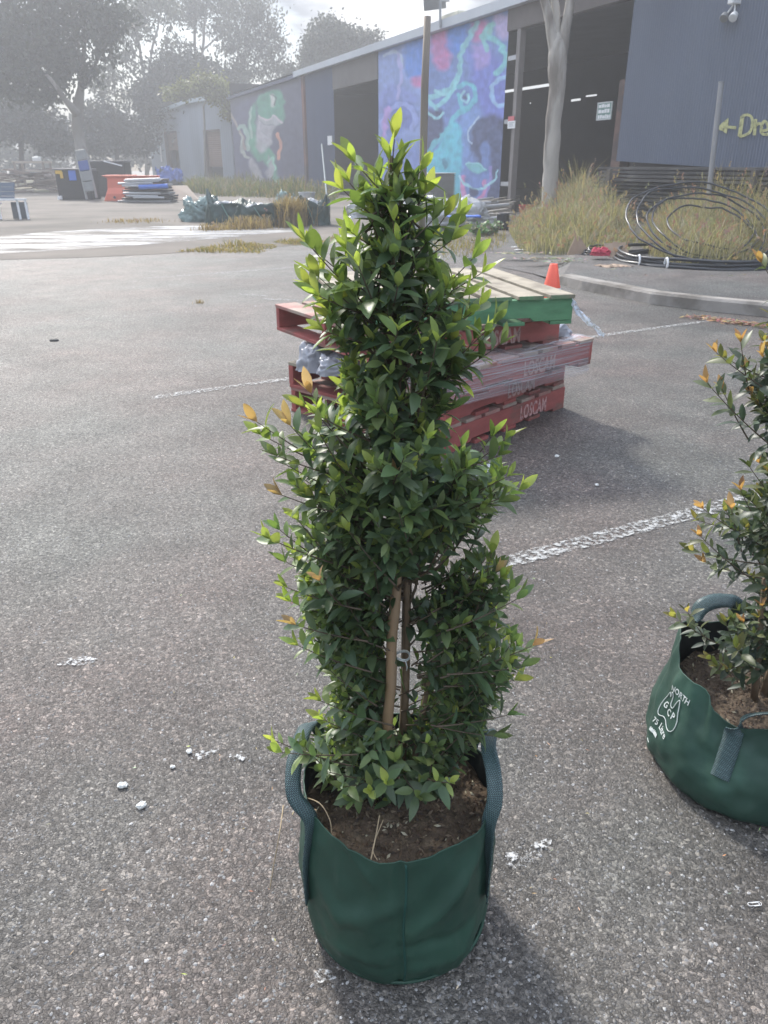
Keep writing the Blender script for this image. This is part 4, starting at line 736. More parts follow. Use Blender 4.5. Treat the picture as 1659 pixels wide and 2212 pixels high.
def sheet_thing(name, label, cat, px, py, w, d, lift, rz, mat, z=.1, fold=.3, n=9):
    t = thing(name, label, cat, tuple(G(px, py, z)), rz); b = MB(); th = .006
    top = [(w * (i / (n - 1) - .5), d * (j / (n - 1) - .5), .008 + lift * (j / (n - 1)) + fold * .1 * max(0, fbm((i * .6 + px, j * .6, 2))) + fold * .04) for j in range(n) for i in range(n)]
    b.v = top + [(x, y, zz_ - th) for x, y, zz_ in top]; q = n * n
    b.f = [(j * n + i, j * n + i + 1, (j + 1) * n + i + 1, (j + 1) * n + i) for j in range(n - 1) for i in range(n - 1)]; b.f += [tuple(reversed([k + q for k in f])) for f in b.f]
    edge = list(range(n)) + [n - 1 + n * j for j in range(1, n)] + [n * n - 1 - i for i in range(1, n)] + [n * (n - 1 - j) for j in range(1, n - 1)]
    b.f += [(edge[(i + 1) % len(edge)], edge[i], edge[i] + q, edge[(i + 1) % len(edge)] + q) for i in range(len(edge))]
    o = b.build(name, mat, smooth=False); o.location = t.location; o.rotation_euler = t.rotation_euler; tag(o, label, cat); bpy.data.objects.remove(t); return o
sheet_thing('cardboard_piece', 'flat torn cardboard on the path in front of the big pipe coil', 'cardboard', 1325, 578, .42, .3, .0, .4, card); sheet_thing('cardboard_piece', 'raised cardboard flap leaning on the left edge of the big coil', 'cardboard', 1330, 557, .36, .16, .18, .3, card)
for px, lb in ((1243, 'left one of two upright cardboard points at the grass edge'), (1262, 'right one of two upright cardboard points at the grass edge')):
    t = thing('cardboard_piece', lb, 'cardboard', tuple(G(px, 551, .1))); b = MB(); b.add([(-.13, 0, 0), (.11, .02, 0), (-.01 if px < 1250 else -.09, .06, .27), (-.13, .02, 0), (.11, .04, 0), (-.01 if px < 1250 else -.09, .07, .27)], [(0, 1, 2), (5, 4, 3), (0, 2, 5, 3), (1, 4, 5, 2), (0, 3, 4, 1)])
    o = b.build('cardboard_piece', card); o.location = t.location; tag(o, lb, 'cardboard'); bpy.data.objects.remove(t)
# litter
for i, (px, py, w, d, z, lb) in enumerate([(1272, 697 - 0, .0, 0, 0, ''), (1045, 535, .14, .06, 0, 'left of two white paper scraps on the dark path'), (1115, 541, .19, .07, .01, 'right of two white paper scraps on the dark path')]):
    if lb: sheet_thing('paper_scrap', lb, 'litter', px + 68 if i == 1 else px + 8, py, w, d, .0, .2, M('litter_white', (.7, .69, .67), .7), z=z, fold=.15)
heap('plastic_scrap', 'crumpled translucent plastic scrap on the asphalt right of the shrub', 'litter', 1055, 1030, .11, .06, .03, 41, M('scrap_film', (.62, .62, .66), .3, .15, 30, bump=.5, bscale=80, trans=.2, bdist=.004), .3, n=(44, 14), fold=1.4)
t = heap('stone', 'dark flat stone lying alone on the left of the asphalt', 'stone', 115, 738, .07, .05, .015, 43, M('dark_stone', (.04, .04, .04), .8), n=(24, 10), fold=.4)
stn = M('white_stone', (.60, .60, .57), .6, .12, 90, bump=.3, bscale=200, bdist=.001)
for i, (px, py, s_, lb) in enumerate([(265, 1697, .011, 'upper of the two largest white pebbles left of the green bag'), (305, 1741, .011, 'lower of the two largest white pebbles left of the green bag'), (409, 1624, .008, 'round white pebble beside the twin paint splatters'), (373, 1657, .006, 'small oval white pebble below the round one'), (1203, 986, .012, 'white pebble lying in the pallets’ shadow'), (1289, 1048, .010, 'grey-white pebble on the sunlit asphalt right of the plastic scrap'), (1030, 1742, .005, 'tiny buff pebble on the right beside the bag')]):
    q = crumple(14, 8, s_ * 1.9, s_ * 1.5, s_ * .6, i * 3 + .5, 1.0); b = MB(); b.v = q.v; b.f = q.f; o = b.build('pebble', stn, smooth=False); o.location = G(px, py, .003); o.rotation_euler.z = i; tag(o, lb.replace('’', ''), 'pebble')
# paperclip
pc = G(1629, 1953, .006); wr = .00045; Ls, Ws_ = .021, .0042
def arc(cx, cy, r, a0, a1, n=8): return [(cx + r * math.cos(a0 + (a1 - a0) * i / n), cy + r * math.sin(a0 + (a1 - a0) * i / n)) for i in range(n + 1)]
pp = [(-.004, .0032)] + [(.008, .0032)] + arc(.008, 0, .0032, math.pi / 2, -math.pi / 2) + [(-.008, -.0032)] + arc(-.009, .0008, .004, -math.pi / 2, -math.pi * 1.5) + [(.011, .0048)] + arc(.0112, .0002, .0046, math.pi / 2, -math.pi / 2) + [(-.002, -.0044)]
b = MB(); b.tube([(x * .95, y * .95, 0) for x, y in pp], .0006, 6); o = b.build('paperclip', M('white_wire', (.75, .75, .75), .35), smooth=True); o.location = pc; o.rotation_euler.z = .12; tag(o, 'white paperclip lying on the asphalt at the right below the second bag', 'paperclip')
# loose stones: small chips standing proud of the surface, too many to count
def rocks(n, areaf, smin, smax, cols, label, name='gravel'):
    V = []; Fx = []; C = []; k = 0
    base = [(1, 0, .1), (.3, .9, .0), (-.8, .6, .1), (-.8, -.6, 0), (.3, -.9, .1), (.35, .05, .8), (-.4, .1, .7)]
    fs = [(0, 1, 5), (1, 2, 6), (1, 6, 5), (2, 3, 6), (3, 4, 5), (3, 5, 6), (4, 0, 5)]
    for i in range(n):
        x, y = areaf(); s_ = smin + (smax - smin) * random.random() ** 2.5; a = random.uniform(0, 6.28); fl = random.uniform(.35, .7); sx, sy = random.uniform(.7, 1.3), random.uniform(.6, 1); c = random.choice(cols); f = random.uniform(.7, 1.3); ca, sa = math.cos(a), math.sin(a); tx_, ty_ = random.uniform(-.4, .4), random.uniform(-.4, .4)
        for (u, v, w) in base:
            u += random.uniform(-.2, .2); v += random.uniform(-.2, .2); X, Y = u * sx * s_, v * sy * s_; V.append((x + X * ca - Y * sa, y + X * sa + Y * ca, max(-.001, w * fl * s_ + (u * tx_ + v * ty_) * s_ * .5 * (w > .3)))); C.append((c[0] * f, c[1] * f, c[2] * f, 1))
        Fx += [tuple(q + k for q in f_) for f_ in fs]; k += 7
    m = MB(); m.v = V; m.f = Fx; m.c = C; return tag(m.build(name, M('gravel_chips', (1, 1, 1), .55, .1, 200, attr=True)), label, 'gravel', kind='stuff')
def near():
    while True:
        y = .55 + 3.6 * random.random() ** 1.5; x = random.uniform(-.62 * y - .1, .62 * y + .1); return x, y
rocks(26000, near, .0014, .0050, [(.14, .135, .13)] * 5 + [(.20, .195, .19)] * 3 + [(.25, .245, .235)] * 2 + [(.33, .32, .31)] + [(.11, .10, .09)] * 3, 'loose grey stone chips scattered over the near asphalt')
# dry leaf litter
def litter(name, label, spots, n, size, cols):
    m = MB()
    for i in range(n):
        p = random.choice(spots); x, y = p[0] + random.gauss(0, p[2]), p[1] + random.gauss(0, p[3]); a = random.uniform(0, 6.28); l = size * random.uniform(.5, 1.5); w = l * random.uniform(.12, .3); d = Vector((math.cos(a), math.sin(a), random.uniform(-.1, .3))); s_ = Vector((-math.sin(a), math.cos(a), random.uniform(-.5, .5))); c = Vector((x, y, p[4] + .006 + random.random() * .01)); cc_ = [u * random.uniform(.6, 1.4) for u in random.choice(cols)]
        m.add([c - d * l / 2, c + s_ * w / 2, c + d * l / 2, c - s_ * w / 2], [(0, 1, 2, 3)], cc_)
    return tag(m.build(name, leafm), label, 'leaf litter', kind='stuff')
sp_ = []
for i in range(20):
    q = G(1500 + i * 14, 683 + i * 1.9); sp_.append((q.x - .03, q.y - .05, .07, .04, 0))
litter('leaf_litter', 'dry brown leaves and bark gathered in the gutter below the kerb', sp_, 900, .06, [(.30, .16, .10), (.36, .24, .15), (.22, .12, .08)])
litter('leaf_litter', 'dry straw litter along the front edge of the tall grass', [(*G(x, y, .1).xy, .18, .06, .1) for x, y in ((1120, 548), (1180, 560), (1230, 566), (1340, 585), (1600, 598), (1400, 600))], 900, .10, straw)
litter('leaf_litter', 'scattered tiny yellow leaf scraps on the near asphalt', [(0, 1.4, .6, .6, 0)], 150, .009, [(.45, .34, .12), (.40, .22, .10), (.5, .45, .3)])
# ============================================================ FAR LEFT CLUTTER
t, kx, kz = at_ground('storage_bin', 'wide black bin with blue and yellow bits, left of the orange barrier', 'bin', 165, 432); bw, bh = 76 * kx, 66 * kz
b = MB(); b.box((0, .5, bh * .5), (bw, 1.0, bh)); b.build('body', black, t, bevel=.03); b = MB(); b.box((-.05, .45, bh + .03), (bw * 1.03, 1.04, .06)); b.build('lid', M('dark_grey_lid', (.10, .10, .11), .6), t, bevel=.02)
b = MB(); b.box((-.0 * bw, -.03, bh * .82), (16 * kx, .03, 22 * kz)); b.build('blue_cloth', M('blue_plastic', 0), t, bevel=.01); b = MB(); b.box((-bw * .38, -.02, bh * .93), (14 * kx, .04, 8 * kz)); b.box((-bw * .31, -.021, bh * .83), (6 * kx, .04, 14 * kz)); b.build('yellow_bracket', M('yellow_plastic', (.6, .38, .04), .5), t)
b = MB(); b.tube([(-bw * .45, -.06, .02), (-bw * .45, -.06, .16)], .1, 12); b.build('white_cap', white, t)
t, kx, kz = at_ground('storage_bin', 'tall black bin standing behind the orange barrier', 'bin', 240, 425); b = MB(); b.box((0, .5, 38 * kz), (75 * kx, 1.0, 76 * kz)); b.build('body', black, t, bevel=.03); b = MB(); b.bar((-.1, -.05, 78 * kz), (.7, -.05, 68 * kz), .05); b.build('handle', white, t); b = MB(); b.box((0, .5, 78 * kz), (78 * kx, 1.05, .05)); b.build('lid', M('dark_grey_lid', 0), t, bevel=.02)
t, kx, kz = at_ground('rack', 'translucent grey rack with a blue panel leaning on the black bins', 'rack', 205, 433); M3 = Matrix.Rotation(-.14, 4, 'Y') @ Matrix.Rotation(-.12, 4, 'X'); hgt = 100 * kz; wd = 22 * kx; acr = M('clear_grey_plastic', (.20, .21, .21), .3, .2, 4)
for i in range(4):
    b = MB(); b.box((0, -.3, .3 + hgt * (i + .5) / 4.3), (wd, .12, hgt / 4.6), M3); b.build('shelf_panel', M('blue_plastic_dark', (.05, .09, .27), .5) if i == 2 else acr, t, bevel=.02)
b = MB()
for x in (-wd / 2, wd / 2): b.bar(M3 @ Vector((x, -.3, .05)), M3 @ Vector((x, -.3, hgt)), .07)
b.build('frame', M('grey_frame', (.25, .26, .26), .5), t)
t, kx, kz = at_ground('road_barrier', 'orange plastic water barrier standing behind the stacked black sheets', 'road barrier', 265, 435, .05); bo = M('barrier_orange', (.62, .13, .075), .5, .1, 2)
hw, hb = 1.15, .95; prof = [(-.28, 0), (.28, 0), (.26, .28), (.14, .5), (.12, hb - .1), (.2, hb), (-.2, hb), (-.12, hb - .1), (-.14, .5), (-.26, .28)]; b = MB(); vs = []
for x in (-.75, 1.5): vs += [(x + (.18 if 0 < z < hb - .05 and x < 0 else 0) * min(1, z * 3), y + .3, z) for y, z in prof]
b.add(vs, [tuple(reversed(range(10))), tuple(range(10, 20))] + [(i, (i + 1) % 10, (i + 1) % 10 + 10, i + 10) for i in range(10)]); b.build('body', bo, t, bevel=.03)
b = MB(); b.tube([(-.3, .05, .15), (-.3, .0, .15)], .05, 12); b.build('drain_plug', black, t); b = MB(); b.box((-.0, .3, hb + .012), (1.2, .2, .03)); b.build('top_lip', bo, t, bevel=.01)
t, kx, kz = at_ground('flattened_stack', 'messy stack of black trays and grey pipes with one blue sleeve', 'stack', 315, 438); r4 = random.Random(8)
for i in range(9):
    b = MB(); z = .05 + i * .095; w = (118 - i * 5) * kx; b.box((r4.uniform(-.1, .1) + i * .02, .45, z), (w, .9 + r4.uniform(-.1, .1), .07), Matrix.Rotation(r4.uniform(-.04, .04), 4, 'Z')); b.build('tray', M('blue_plastic', 0) if i == 5 and False else (black if i % 3 else M('tray_dark_grey', (.22, .22, .23), .5)), t, bevel=.015)
for i in range(9):
    z = r4.uniform(.15, .85); b = MB(); x = r4.uniform(-1.0, -.4); b.tube([(x, -.12, z), (x + r4.uniform(.9, 1.5), -.08, z + r4.uniform(-.02, .05))], .04, 8); b.build('pipe', steel, t)
b = MB(); b.tube([(-.15, -.14, .56), (.95, -.12, .6)], .085, 10); b.build('blue_sleeve', M('blue_plastic', 0), t)
heap('tarpaulin', 'crumpled bright blue tarpaulin on dark bags beside the plywood sheet', 'tarpaulin', 362, 405, 1.7, .9, .95, 51, M('blue_tarp', (.06, .12, .42), .45, .2, 3, col2=(.02, .025, .03), c2pos=(.5, .56), bump=.5, bscale=8, bdist=.03), fold=.9)
t, kx, kz = at_ground('plywood_sheet', 'pale plywood sheet propped on the ground right of the black stack', 'plywood', 392, 432); ply = M('plywood', (.52, .42, .32), .8, .1, 2)
b = MB(); b.add([(-.45, .25, .55), (.15, .55, .55), (.75, .0, .01), (-.15, -.3, .01), (-.45, .25, .52), (.15, .55, .52), (.75, .03, -.0), (-.15, -.27, -.0)], [(0, 3, 2, 1), (4, 5, 6, 7), (0, 4, 7, 3), (3, 7, 6, 2), (2, 6, 5, 1), (1, 5, 4, 0)]); p = t.location.copy(); bpy.data.objects.remove(t); o = b.build('plywood_sheet', ply); o.location = p; tag(o, 'pale plywood sheet propped on the ground right of the black stack', 'plywood')
# table/bench at the far left edge
pt = G(12, 474); t = thing('bench', 'grey-blue slatted bench with white side frame cut by the left edge of the photo', 'bench', tuple(pt), -.05); bl = M('bench_blue_grey', (.16, .19, .24), .6, .15, 3); k = pt.y / 1824
for i in range(4): b = MB(); b.box((-.1, .12 + i * .02, .52 + i * .12), (54 * k * 1.2, .04, .105), Matrix.Rotation(-.03 * i, 4, 'X')); b.build('slat', bl, t)
for x in (-.12, .42, .64):
    b = MB(); b.bar((x, 0, 0), (x - .04, .05, .5), .05); b.build('leg', white, t)
b = MB(); b.bar((-.75, .02, .5), (.66, .02, .5), .05); b.build('rail', white, t); b = MB(); b.box((-.3, -.05, .4), (.5, .25, .05)); b.build('seat', white, t, bevel=.02)
b = MB(); b.box((.38, .14, .22), (.44, .03, .42)); b.build('side_panel', M('dark_panel', (.13, .14, .15), .7), t)
# timber heap far left
t, kx, kz = at_ground('timber_heap', 'rough heap of broken pallets and logs at the far left under the trees', 'timber heap', 60, 418); r5 = random.Random(12); tb = M('old_timber', (.23, .18, .15), .9, .3, 2, col2=(.12, .10, .09)); tb2 = M('pale_timber', (.42, .36, .31), .85, .2, 2)
for i in range(64):
    x, y, z = r5.uniform(-2.4, 2.4), r5.uniform(0, 2.6), r5.uniform(.05, 1.2) * (1 - .2 * abs(math.sin(i))); a = r5.gauss(0, .35); l = r5.uniform(.5, 1.4); d = Vector((math.cos(a), math.sin(a) * .6, r5.gauss(0, .12))) * l / 2; b = MB(); c = Vector((x, y, z)); b.bar(c - d, c + d, r5.uniform(.08, .2), r5.uniform(.04, .1)); b.build('board', tb2 if r5.random() < .25 else tb, t)
t, kx, kz = at_ground('log_pile', 'pile of rough logs and bark between the timber heap and black bin', 'log pile', 112, 412)
for i in range(16):
    x, z = r5.uniform(-.9, .5), r5.uniform(.08, .8); b = MB(); b.tube([(x - .5, r5.uniform(.2, .9), z), (x + .5, r5.uniform(.2, .9), z + r5.uniform(-.1, .1))], r5.uniform(.07, .14), 9); b.build('log', tb, t)
t = thing('container', 'white square container standing on the timber heap under the trees', 'container', tuple(AT(88, 341, 36.5))); b = MB(); b.box((0, 0, .12), (.46, .4, .3)); b.build('body', white, t, bevel=.04); b = MB(); b.lathe([(.1, .26), (.1, .33), (0, .33)], 12); b.build('cap', white, t)
b = MB(); b.box((88 * 0, 0, 0), (.001, .001, .001))
p = thing('stillage', 'dark timber stillage frame behind the far left heap carrying the white container', 'stillage', tuple(G(75, 403)))
for x in (-1.1, .8):
    for y in (0, 1.2): b = MB(); b.bar((x, y, 0), (x, y, 1.5), .12); b.build('post', tb, p)
for z in (.5, 1.0, 1.5):
    for y in (0, .4, .8, 1.2): b = MB(); b.bar((-1.25, y, z), (.95, y, z), .14, .05, up=(0, 1, 0)); b.build('board', tb if z < 1.4 else tb2, p)
bpy.data.objects['container'].location = p.location + Vector((.25, .5, 1.55))
t = thing('traffic_cone', 'orange traffic cone standing behind the right side of the pallet stack', 'traffic cone', tuple(G(1189, 655))); co = M('cone_orange', (.80, .15, .09), .5, .08, 4, trans=.2)
b = MB(); b.box((0, 0, .015), (.29, .29, .03)); b.build('base', co, t, bevel=.01); b = MB(); b.lathe([(.12, .03), (.115, .05), (.085, .18), (.04, .40), (.033, .405), (.03, .39)], 28); b.build('cone', co, t, smooth=True)
b = MB(); b.lathe([(.1045, .11), (.0935, .165)], 28); b.build('reflective_band', M('cone_band', (.75, .75, .72), .4), t, smooth=True)
# ============================================================ PALLETS
redp = M('red_paint', (.30, .078, .068), .68, .22, 7, stretch=(1, 1, 3), col2=(.20, .10, .08), c2pos=(.55, .68), bump=.35, bscale=60, bdist=.004)
redd = M('worn_red_wood', (.33, .17, .145), .75, .25, 9, col2=(.34, .27, .22), c2pos=(.45, .6), bump=.4, bscale=60, bdist=.004)
woodp = M('raw_pallet_wood', (.31, .27, .205), .8, .25, 9, col2=(.19, .16, .12), c2pos=(.5, .64), bump=.5, bscale=70, bdist=.004)
grnp = M('green_paint', (.085, .225, .11), .62, .2, 8, stretch=(1, 1, 3), col2=(.06, .17, .08), c2pos=(.52, .66), bump=.3, bscale=60, bdist=.003)
grnend = M('green_end', (.10, .20, .10), .75, .2, 12, col2=(.16, .15, .11), c2pos=(.45, .6))
stencil = M('stencil_white', (.42, .27, .25), .8, .15, 30, alpha=(26, .26, .46)); stencil_faint = M('stencil_faint', (.55, .32, .30), .8, .15, 30, alpha=(22, .34, .54))
PS, PH = 1.165, .15; SL, BT = .019, .036
def pallet(label, c, z, ang, mats, text=None, tx=None, tsize=.088, tm=None, nslat=7, overhang=0, small=None):
    # local x along the bearers (the lettered face is at y = -PS/2), local y along the slats
    t = thing('pallet', label, 'pallet', (c[0], c[1], z), ang, 'pallets in the stack'); bearm, slatm, endm, botm = mats
    r = random.Random(int(z * 1000) + 5)
    for y in (-PS / 2 + BT / 2, 0, PS / 2 - BT / 2):
        b = MB(); h0, h1 = SL + .001, PH - SL - .001
        # bearer with two fork notches underneath
        P = [(-PS / 2, h0), (-PS * .32, h0), (-PS * .30, h0 + .018), (-PS * .13, h0 + .018), (-PS * .11, h0), (PS * .11, h0), (PS * .13, h0 + .018), (PS * .30, h0 + .018), (PS * .32, h0), (PS / 2, h0), (PS / 2, h1), (-PS / 2, h1)]
        n = len(P); b.add([(x, y - BT / 2, zz_) for x, zz_ in P] + [(x, y + BT / 2, zz_) for x, zz_ in P], [tuple(range(n)), tuple(reversed(range(n, 2 * n)))] + [(i, i + n, (i + 1) % n + n, (i + 1) % n) for i in range(n)])
        b.build('bearer', bearm, t, bevel=.003)
    for top in (1, 0):
        ns = nslat if top else 5; w = .135 if top else .12
        for i in range(ns):
            x = -PS / 2 + w / 2 + (PS - w) * i / (ns - 1); b = MB(); zc = PH - SL / 2 if top else SL / 2; ov = overhang if top else 0
            b.box((x + r.uniform(-.004, .004), r.uniform(-.006, .006), zc), (w, PS + 2 * ov, SL), Matrix.Translation((0, 0, 0)) @ Matrix.Rotation(r.uniform(-.004, .004), 4, 'Z'))
            b.build('top_slat' if top else 'bottom_slat', (slatm[i % len(slatm)] if isinstance(slatm, list) else slatm) if top else botm, t, bevel=.0025)
            if top and endm:
                b = MB(); b.box((x, -(PS + 2 * ov) / 2 - .0035, zc), (w * .97, .004, SL * .95)); b.build('slat_end', endm, t)
    if text:
        vs, fs = text_mesh(text, tsize, ext=.0006, bold=.0022 * tsize / .085); x0 = min(v.x for v in vs); vs = [((v.x - x0) * .78 + tx, -PS / 2 - .0022 - v.z, v.y * 1.25 + .036) for v in vs]; b = MB(); b.add(vs, fs); b.build('stencil_letters', tm or stencil, t)
    return t
A0 = R(47.5)
pallet('bottom red pallet of the stack, its lettering faint, standing on the asphalt', (.27, 4.50), 0.0, A0, (redp, redd, None, redp), 'LOSCAM', .10, tm=stencil_faint)
pallet('red pallet second from the bottom with pale lettering below the wrapped one', (.262, 4.505), PH, A0 + .012, (redp, [woodp, redd, redd, woodp], None, redp), 'LOSCAM', -.03)
p3 = pallet('red pallet wrapped in clear film, jutting out right in the middle of the stack', (.372, 4.44), 2 * PH, R(43), (redp, redd, None, redp), 'LOSCAM', -.05)
pallet('red pallet twisted left, directly under the green one', (.165, 4.465), 3 * PH, R(32.7), (redp, redd, None, redp), 'LOSCAM', .02)
pg_ = pallet('green pallet with raw timber slats on top of the stack', (.262, 4.45), 4 * PH, R(14), (grnp, [woodp], grnend, grnp), nslat=7, overhang=.012)
# stretch film round the third pallet: a real thin skin with streaks along its pull
film = bpy.data.materials.new('stretch_film'); film.use_nodes = True; t_ = film.node_tree; N = t_.nodes.new; L = t_.links.new; b_ = t_.nodes['Principled BSDF']
uvn = N('ShaderNodeUVMap'); uvn.uv_map = 'UVMap'; mp = N('ShaderNodeMapping'); mp.inputs['Scale'].default_value = (1.1, 26, 1); L(uvn.outputs[0], mp.inputs[0]); nz = N('ShaderNodeTexNoise'); nz.inputs['Scale'].default_value = 1.0; nz.inputs['Detail'].default_value = 5; nz.inputs['Distortion'].default_value = .4; L(mp.outputs[0], nz.inputs['Vector'])
rp = N('ShaderNodeValToRGB'); rp.color_ramp.elements[0].position = .42; rp.color_ramp.elements[0].color = (.10,) * 3 + (1,); rp.color_ramp.elements[1].position = .68; rp.color_ramp.elements[1].color = (.62,) * 3 + (1,); L(nz.outputs['Fac'], rp.inputs[0])
b_.inputs['Base Color'].default_value = (.62, .62, .66, 1); b_.inputs['Roughness'].default_value = .22; bp = N('ShaderNodeBump'); bp.inputs['Strength'].default_value = .5; bp.inputs['Distance'].default_value = .01; L(nz.outputs['Fac'], bp.inputs['Height']); L(bp.outputs[0], b_.inputs['Normal'])
tp = N('ShaderNodeBsdfTransparent'); ms = N('ShaderNodeMixShader'); L(rp.outputs[0], ms.inputs[0]); L(tp.outputs[0], ms.inputs[1]); L(b_.outputs[0], ms.inputs[2]); L(ms.outputs[0], t_.nodes['Material Output'].inputs['Surface'])
hf = PS / 2 + .004
def filmband(label, z0f, z1f, path, nx=150, ny=9, sag=.0):
    t = thing('stretch_film', label, 'plastic film', tuple(p3.location), R(43)); mb = MB(); uv = []; seg = []; tot = 0
    for a, c in zip(path[:-1], path[1:]): l = math.dist(a, c); seg.append((tot, l, a, c)); tot += l
    for j in range(ny):
        for i in range(nx):
            d = tot * i / (nx - 1); s_ = [q for q in seg if q[0] <= d + 1e-9][-1]; f = min(1, (d - s_[0]) / s_[1]); x = s_[2][0] + (s_[3][0] - s_[2][0]) * f; y = s_[2][1] + (s_[3][1] - s_[2][1]) * f; v = j / (ny - 1); q = i / (nx - 1)
            z = z0f(q) + (z1f(q) - z0f(q)) * v; k = 1 + .012 * max(0, fbm((q * 9, v * 4, 2))) ; mb.v.append((x * k, y * k, z + .006 * fbm((q * 14, v * 6, 8)))); uv.append((d, v))
    mb.f = [(j * nx + i, j * nx + i + 1, (j + 1) * nx + i + 1, (j + 1) * nx + i) for j in range(ny - 1) for i in range(nx - 1)]; mb.uv = uv; mb.build('film', film, t, smooth=True); return t
path = [(-hf, -hf), (hf - .03, -hf), (hf, -hf + .02), (hf, hf), (-hf, hf), (-hf, -hf)]
ft = filmband('clear stretch film pulled round the jutting middle pallet in bright streaks', lambda q: -.02 - .03 * math.sin(q * 5), lambda q: PH + .03 * (1 - min(1, q * 4)), path)
mb = MB(); mb.v = [tuple((hf - 1.17 * u - .02 * math.sin(v * 9)) if True else 0 for _ in (0,)) + (-hf + .02 + .5 * v, PH + .004 + .02 * max(0, fbm((u * 6, v * 5, 3)))) for v in np.linspace(0, 1, 14) for u in np.linspace(0, 1, 30)]
mb.f = [(j * 30 + i, j * 30 + i + 1, (j + 1) * 30 + i + 1, (j + 1) * 30 + i) for j in range(13) for i in range(29)]; mb.uv = [(v[0], v[1]) for v in mb.v]; mb.build('film_top', film, ft, smooth=True)
fm2 = M('milky_film', (.38, .39, .43), .25, .12, 12, bump=.4, bscale=18, trans=.12, bdist=.008)
def heap3(name, label, px_c, w, d, h, seed, rz=0, mat=fm2): t = thing(name, label, 'plastic film', px_c, rz); crumple(60, 22, w, d, h, seed, .7, sc=1.1).build('film', mat, t, smooth=True); return t
q = p3.matrix_world; M3p = Matrix.Translation(p3.location) @ Matrix.Rotation(R(43), 4, 'Z')
heap3('film_bundle', 'white puffed film bundle on the right corner of the wrapped pallet', tuple(M3p @ Vector((hf - .16, -.22, PH + .004))), .30, .5, .09, 3.3, R(43))
heap3('film_bundle', 'crumpled milky film hanging between the left corners of the pallets', tuple(Vector((-.38, 4.28, 2 * PH + .003))), .15, .20, .12, 6.1, R(-40))
heap3('film_bundle', 'flat grey film lump on the left part of the wrapped pallet', tuple(Vector((-.27, 4.14, 2 * PH + .02))), .18, .2, .08, 9.1, 0)
# loose film tail from the corner of the green pallet
cg = Matrix.Translation(pg_.location) @ Matrix.Rotation(R(14), 4, 'Z') @ Vector((PS / 2 - .02, -PS / 2 - .018, .12)); t = thing('film_tail', 'thin torn film tail trailing from the right corner of the green pallet', 'plastic film', tuple(cg)); mb = MB(); pth = [Vector(p) for p in ((0, 0, 0), (.03, -.005, -.045), (.07, -.01, -.085), (.12, -.0, -.12), (.17, .01, -.165), (.19, .01, -.18))]; n = 26
for i in range(n):
    f = i / (n - 1) * (len(pth) - 1); j = min(int(f), len(pth) - 2); p = pth[j].lerp(pth[j + 1], f - j); w = .016 * (1 - .5 * i / n) * (1 + .8 * fbm((i * .5, 2, 2)))
    for k in range(5): mb.v.append((p.x + .004 * math.sin(i * .9 + k), p.y + .006 * math.sin(k * 2 + i * .6), p.z + w * (k - 2) * .7))
mb.f = [(i * 5 + k, i * 5 + k + 1, (i + 1) * 5 + k + 1, (i + 1) * 5 + k) for i in range(n - 1) for k in range(4)]; mb.build('film', M('tail_film', (.6, .65, .75), .25, .1, 10, trans=.1, alpha=(60, .35, .5)), t, smooth=True)
# ============================================================ GROW BAGS
def fabric(name, col, hi):
    m = M(name, col, .5, .22, 9, col2=hi, c2pos=(.46, .75), bump=.25, bscale=420, bdist=.0012, spec=.35); return m
bagm = fabric('green_bag_fabric', (.020, .055, .038), (.028, .074, .050)); bag2m = fabric('green_bag_fabric_worn', (.022, .055, .040), (.05, .11, .08)); inner = M('bag_lining', (.006, .010, .010), .8, .2, 10)
strapm = bpy.data.materials.new('woven_strap'); strapm.use_nodes = True; t_ = strapm.node_tree; N = t_.nodes.new; L = t_.links.new; b_ = t_.nodes['Principled BSDF']; uvn = N('ShaderNodeUVMap'); uvn.uv_map = 'UVMap'
mp = N('ShaderNodeMapping'); mp.inputs['Scale'].default_value = (1, 1, 1); mp.inputs['Rotation'].default_value = (0, 0, R(35)); L(uvn.outputs[0], mp.inputs[0]); ck = N('ShaderNodeTexBrick'); ck.inputs['Scale'].default_value = 1; ck.inputs['Color1'].default_value = (.075, .15, .15, 1); ck.inputs['Color2'].default_value = (.13, .22, .22, 1); ck.inputs['Mortar'].default_value = (.012, .02, .024, 1); ck.inputs['Brick Width'].default_value = 1.0; ck.inputs['Row Height'].default_value = .42; ck.inputs['Mortar Size'].default_value = .12; L(mp.outputs[0], ck.inputs['Vector']); L(ck.outputs[0], b_.inputs['Base Color']); b_.inputs['Roughness'].default_value = .45
bp = N('ShaderNodeBump'); bp.inputs['Strength'].default_value = .6; bp.inputs['Distance'].default_value = .002; bp.invert = True; L(ck.outputs['Fac'], bp.inputs['Height']); L(bp.outputs[0], b_.inputs['Normal'])
soilm = M('potting_soil', (.085, .060, .040), .95, .4, 60, col2=(.14, .105, .07), c2pos=(.5, .7), bump=1, bscale=90, bdist=.012)
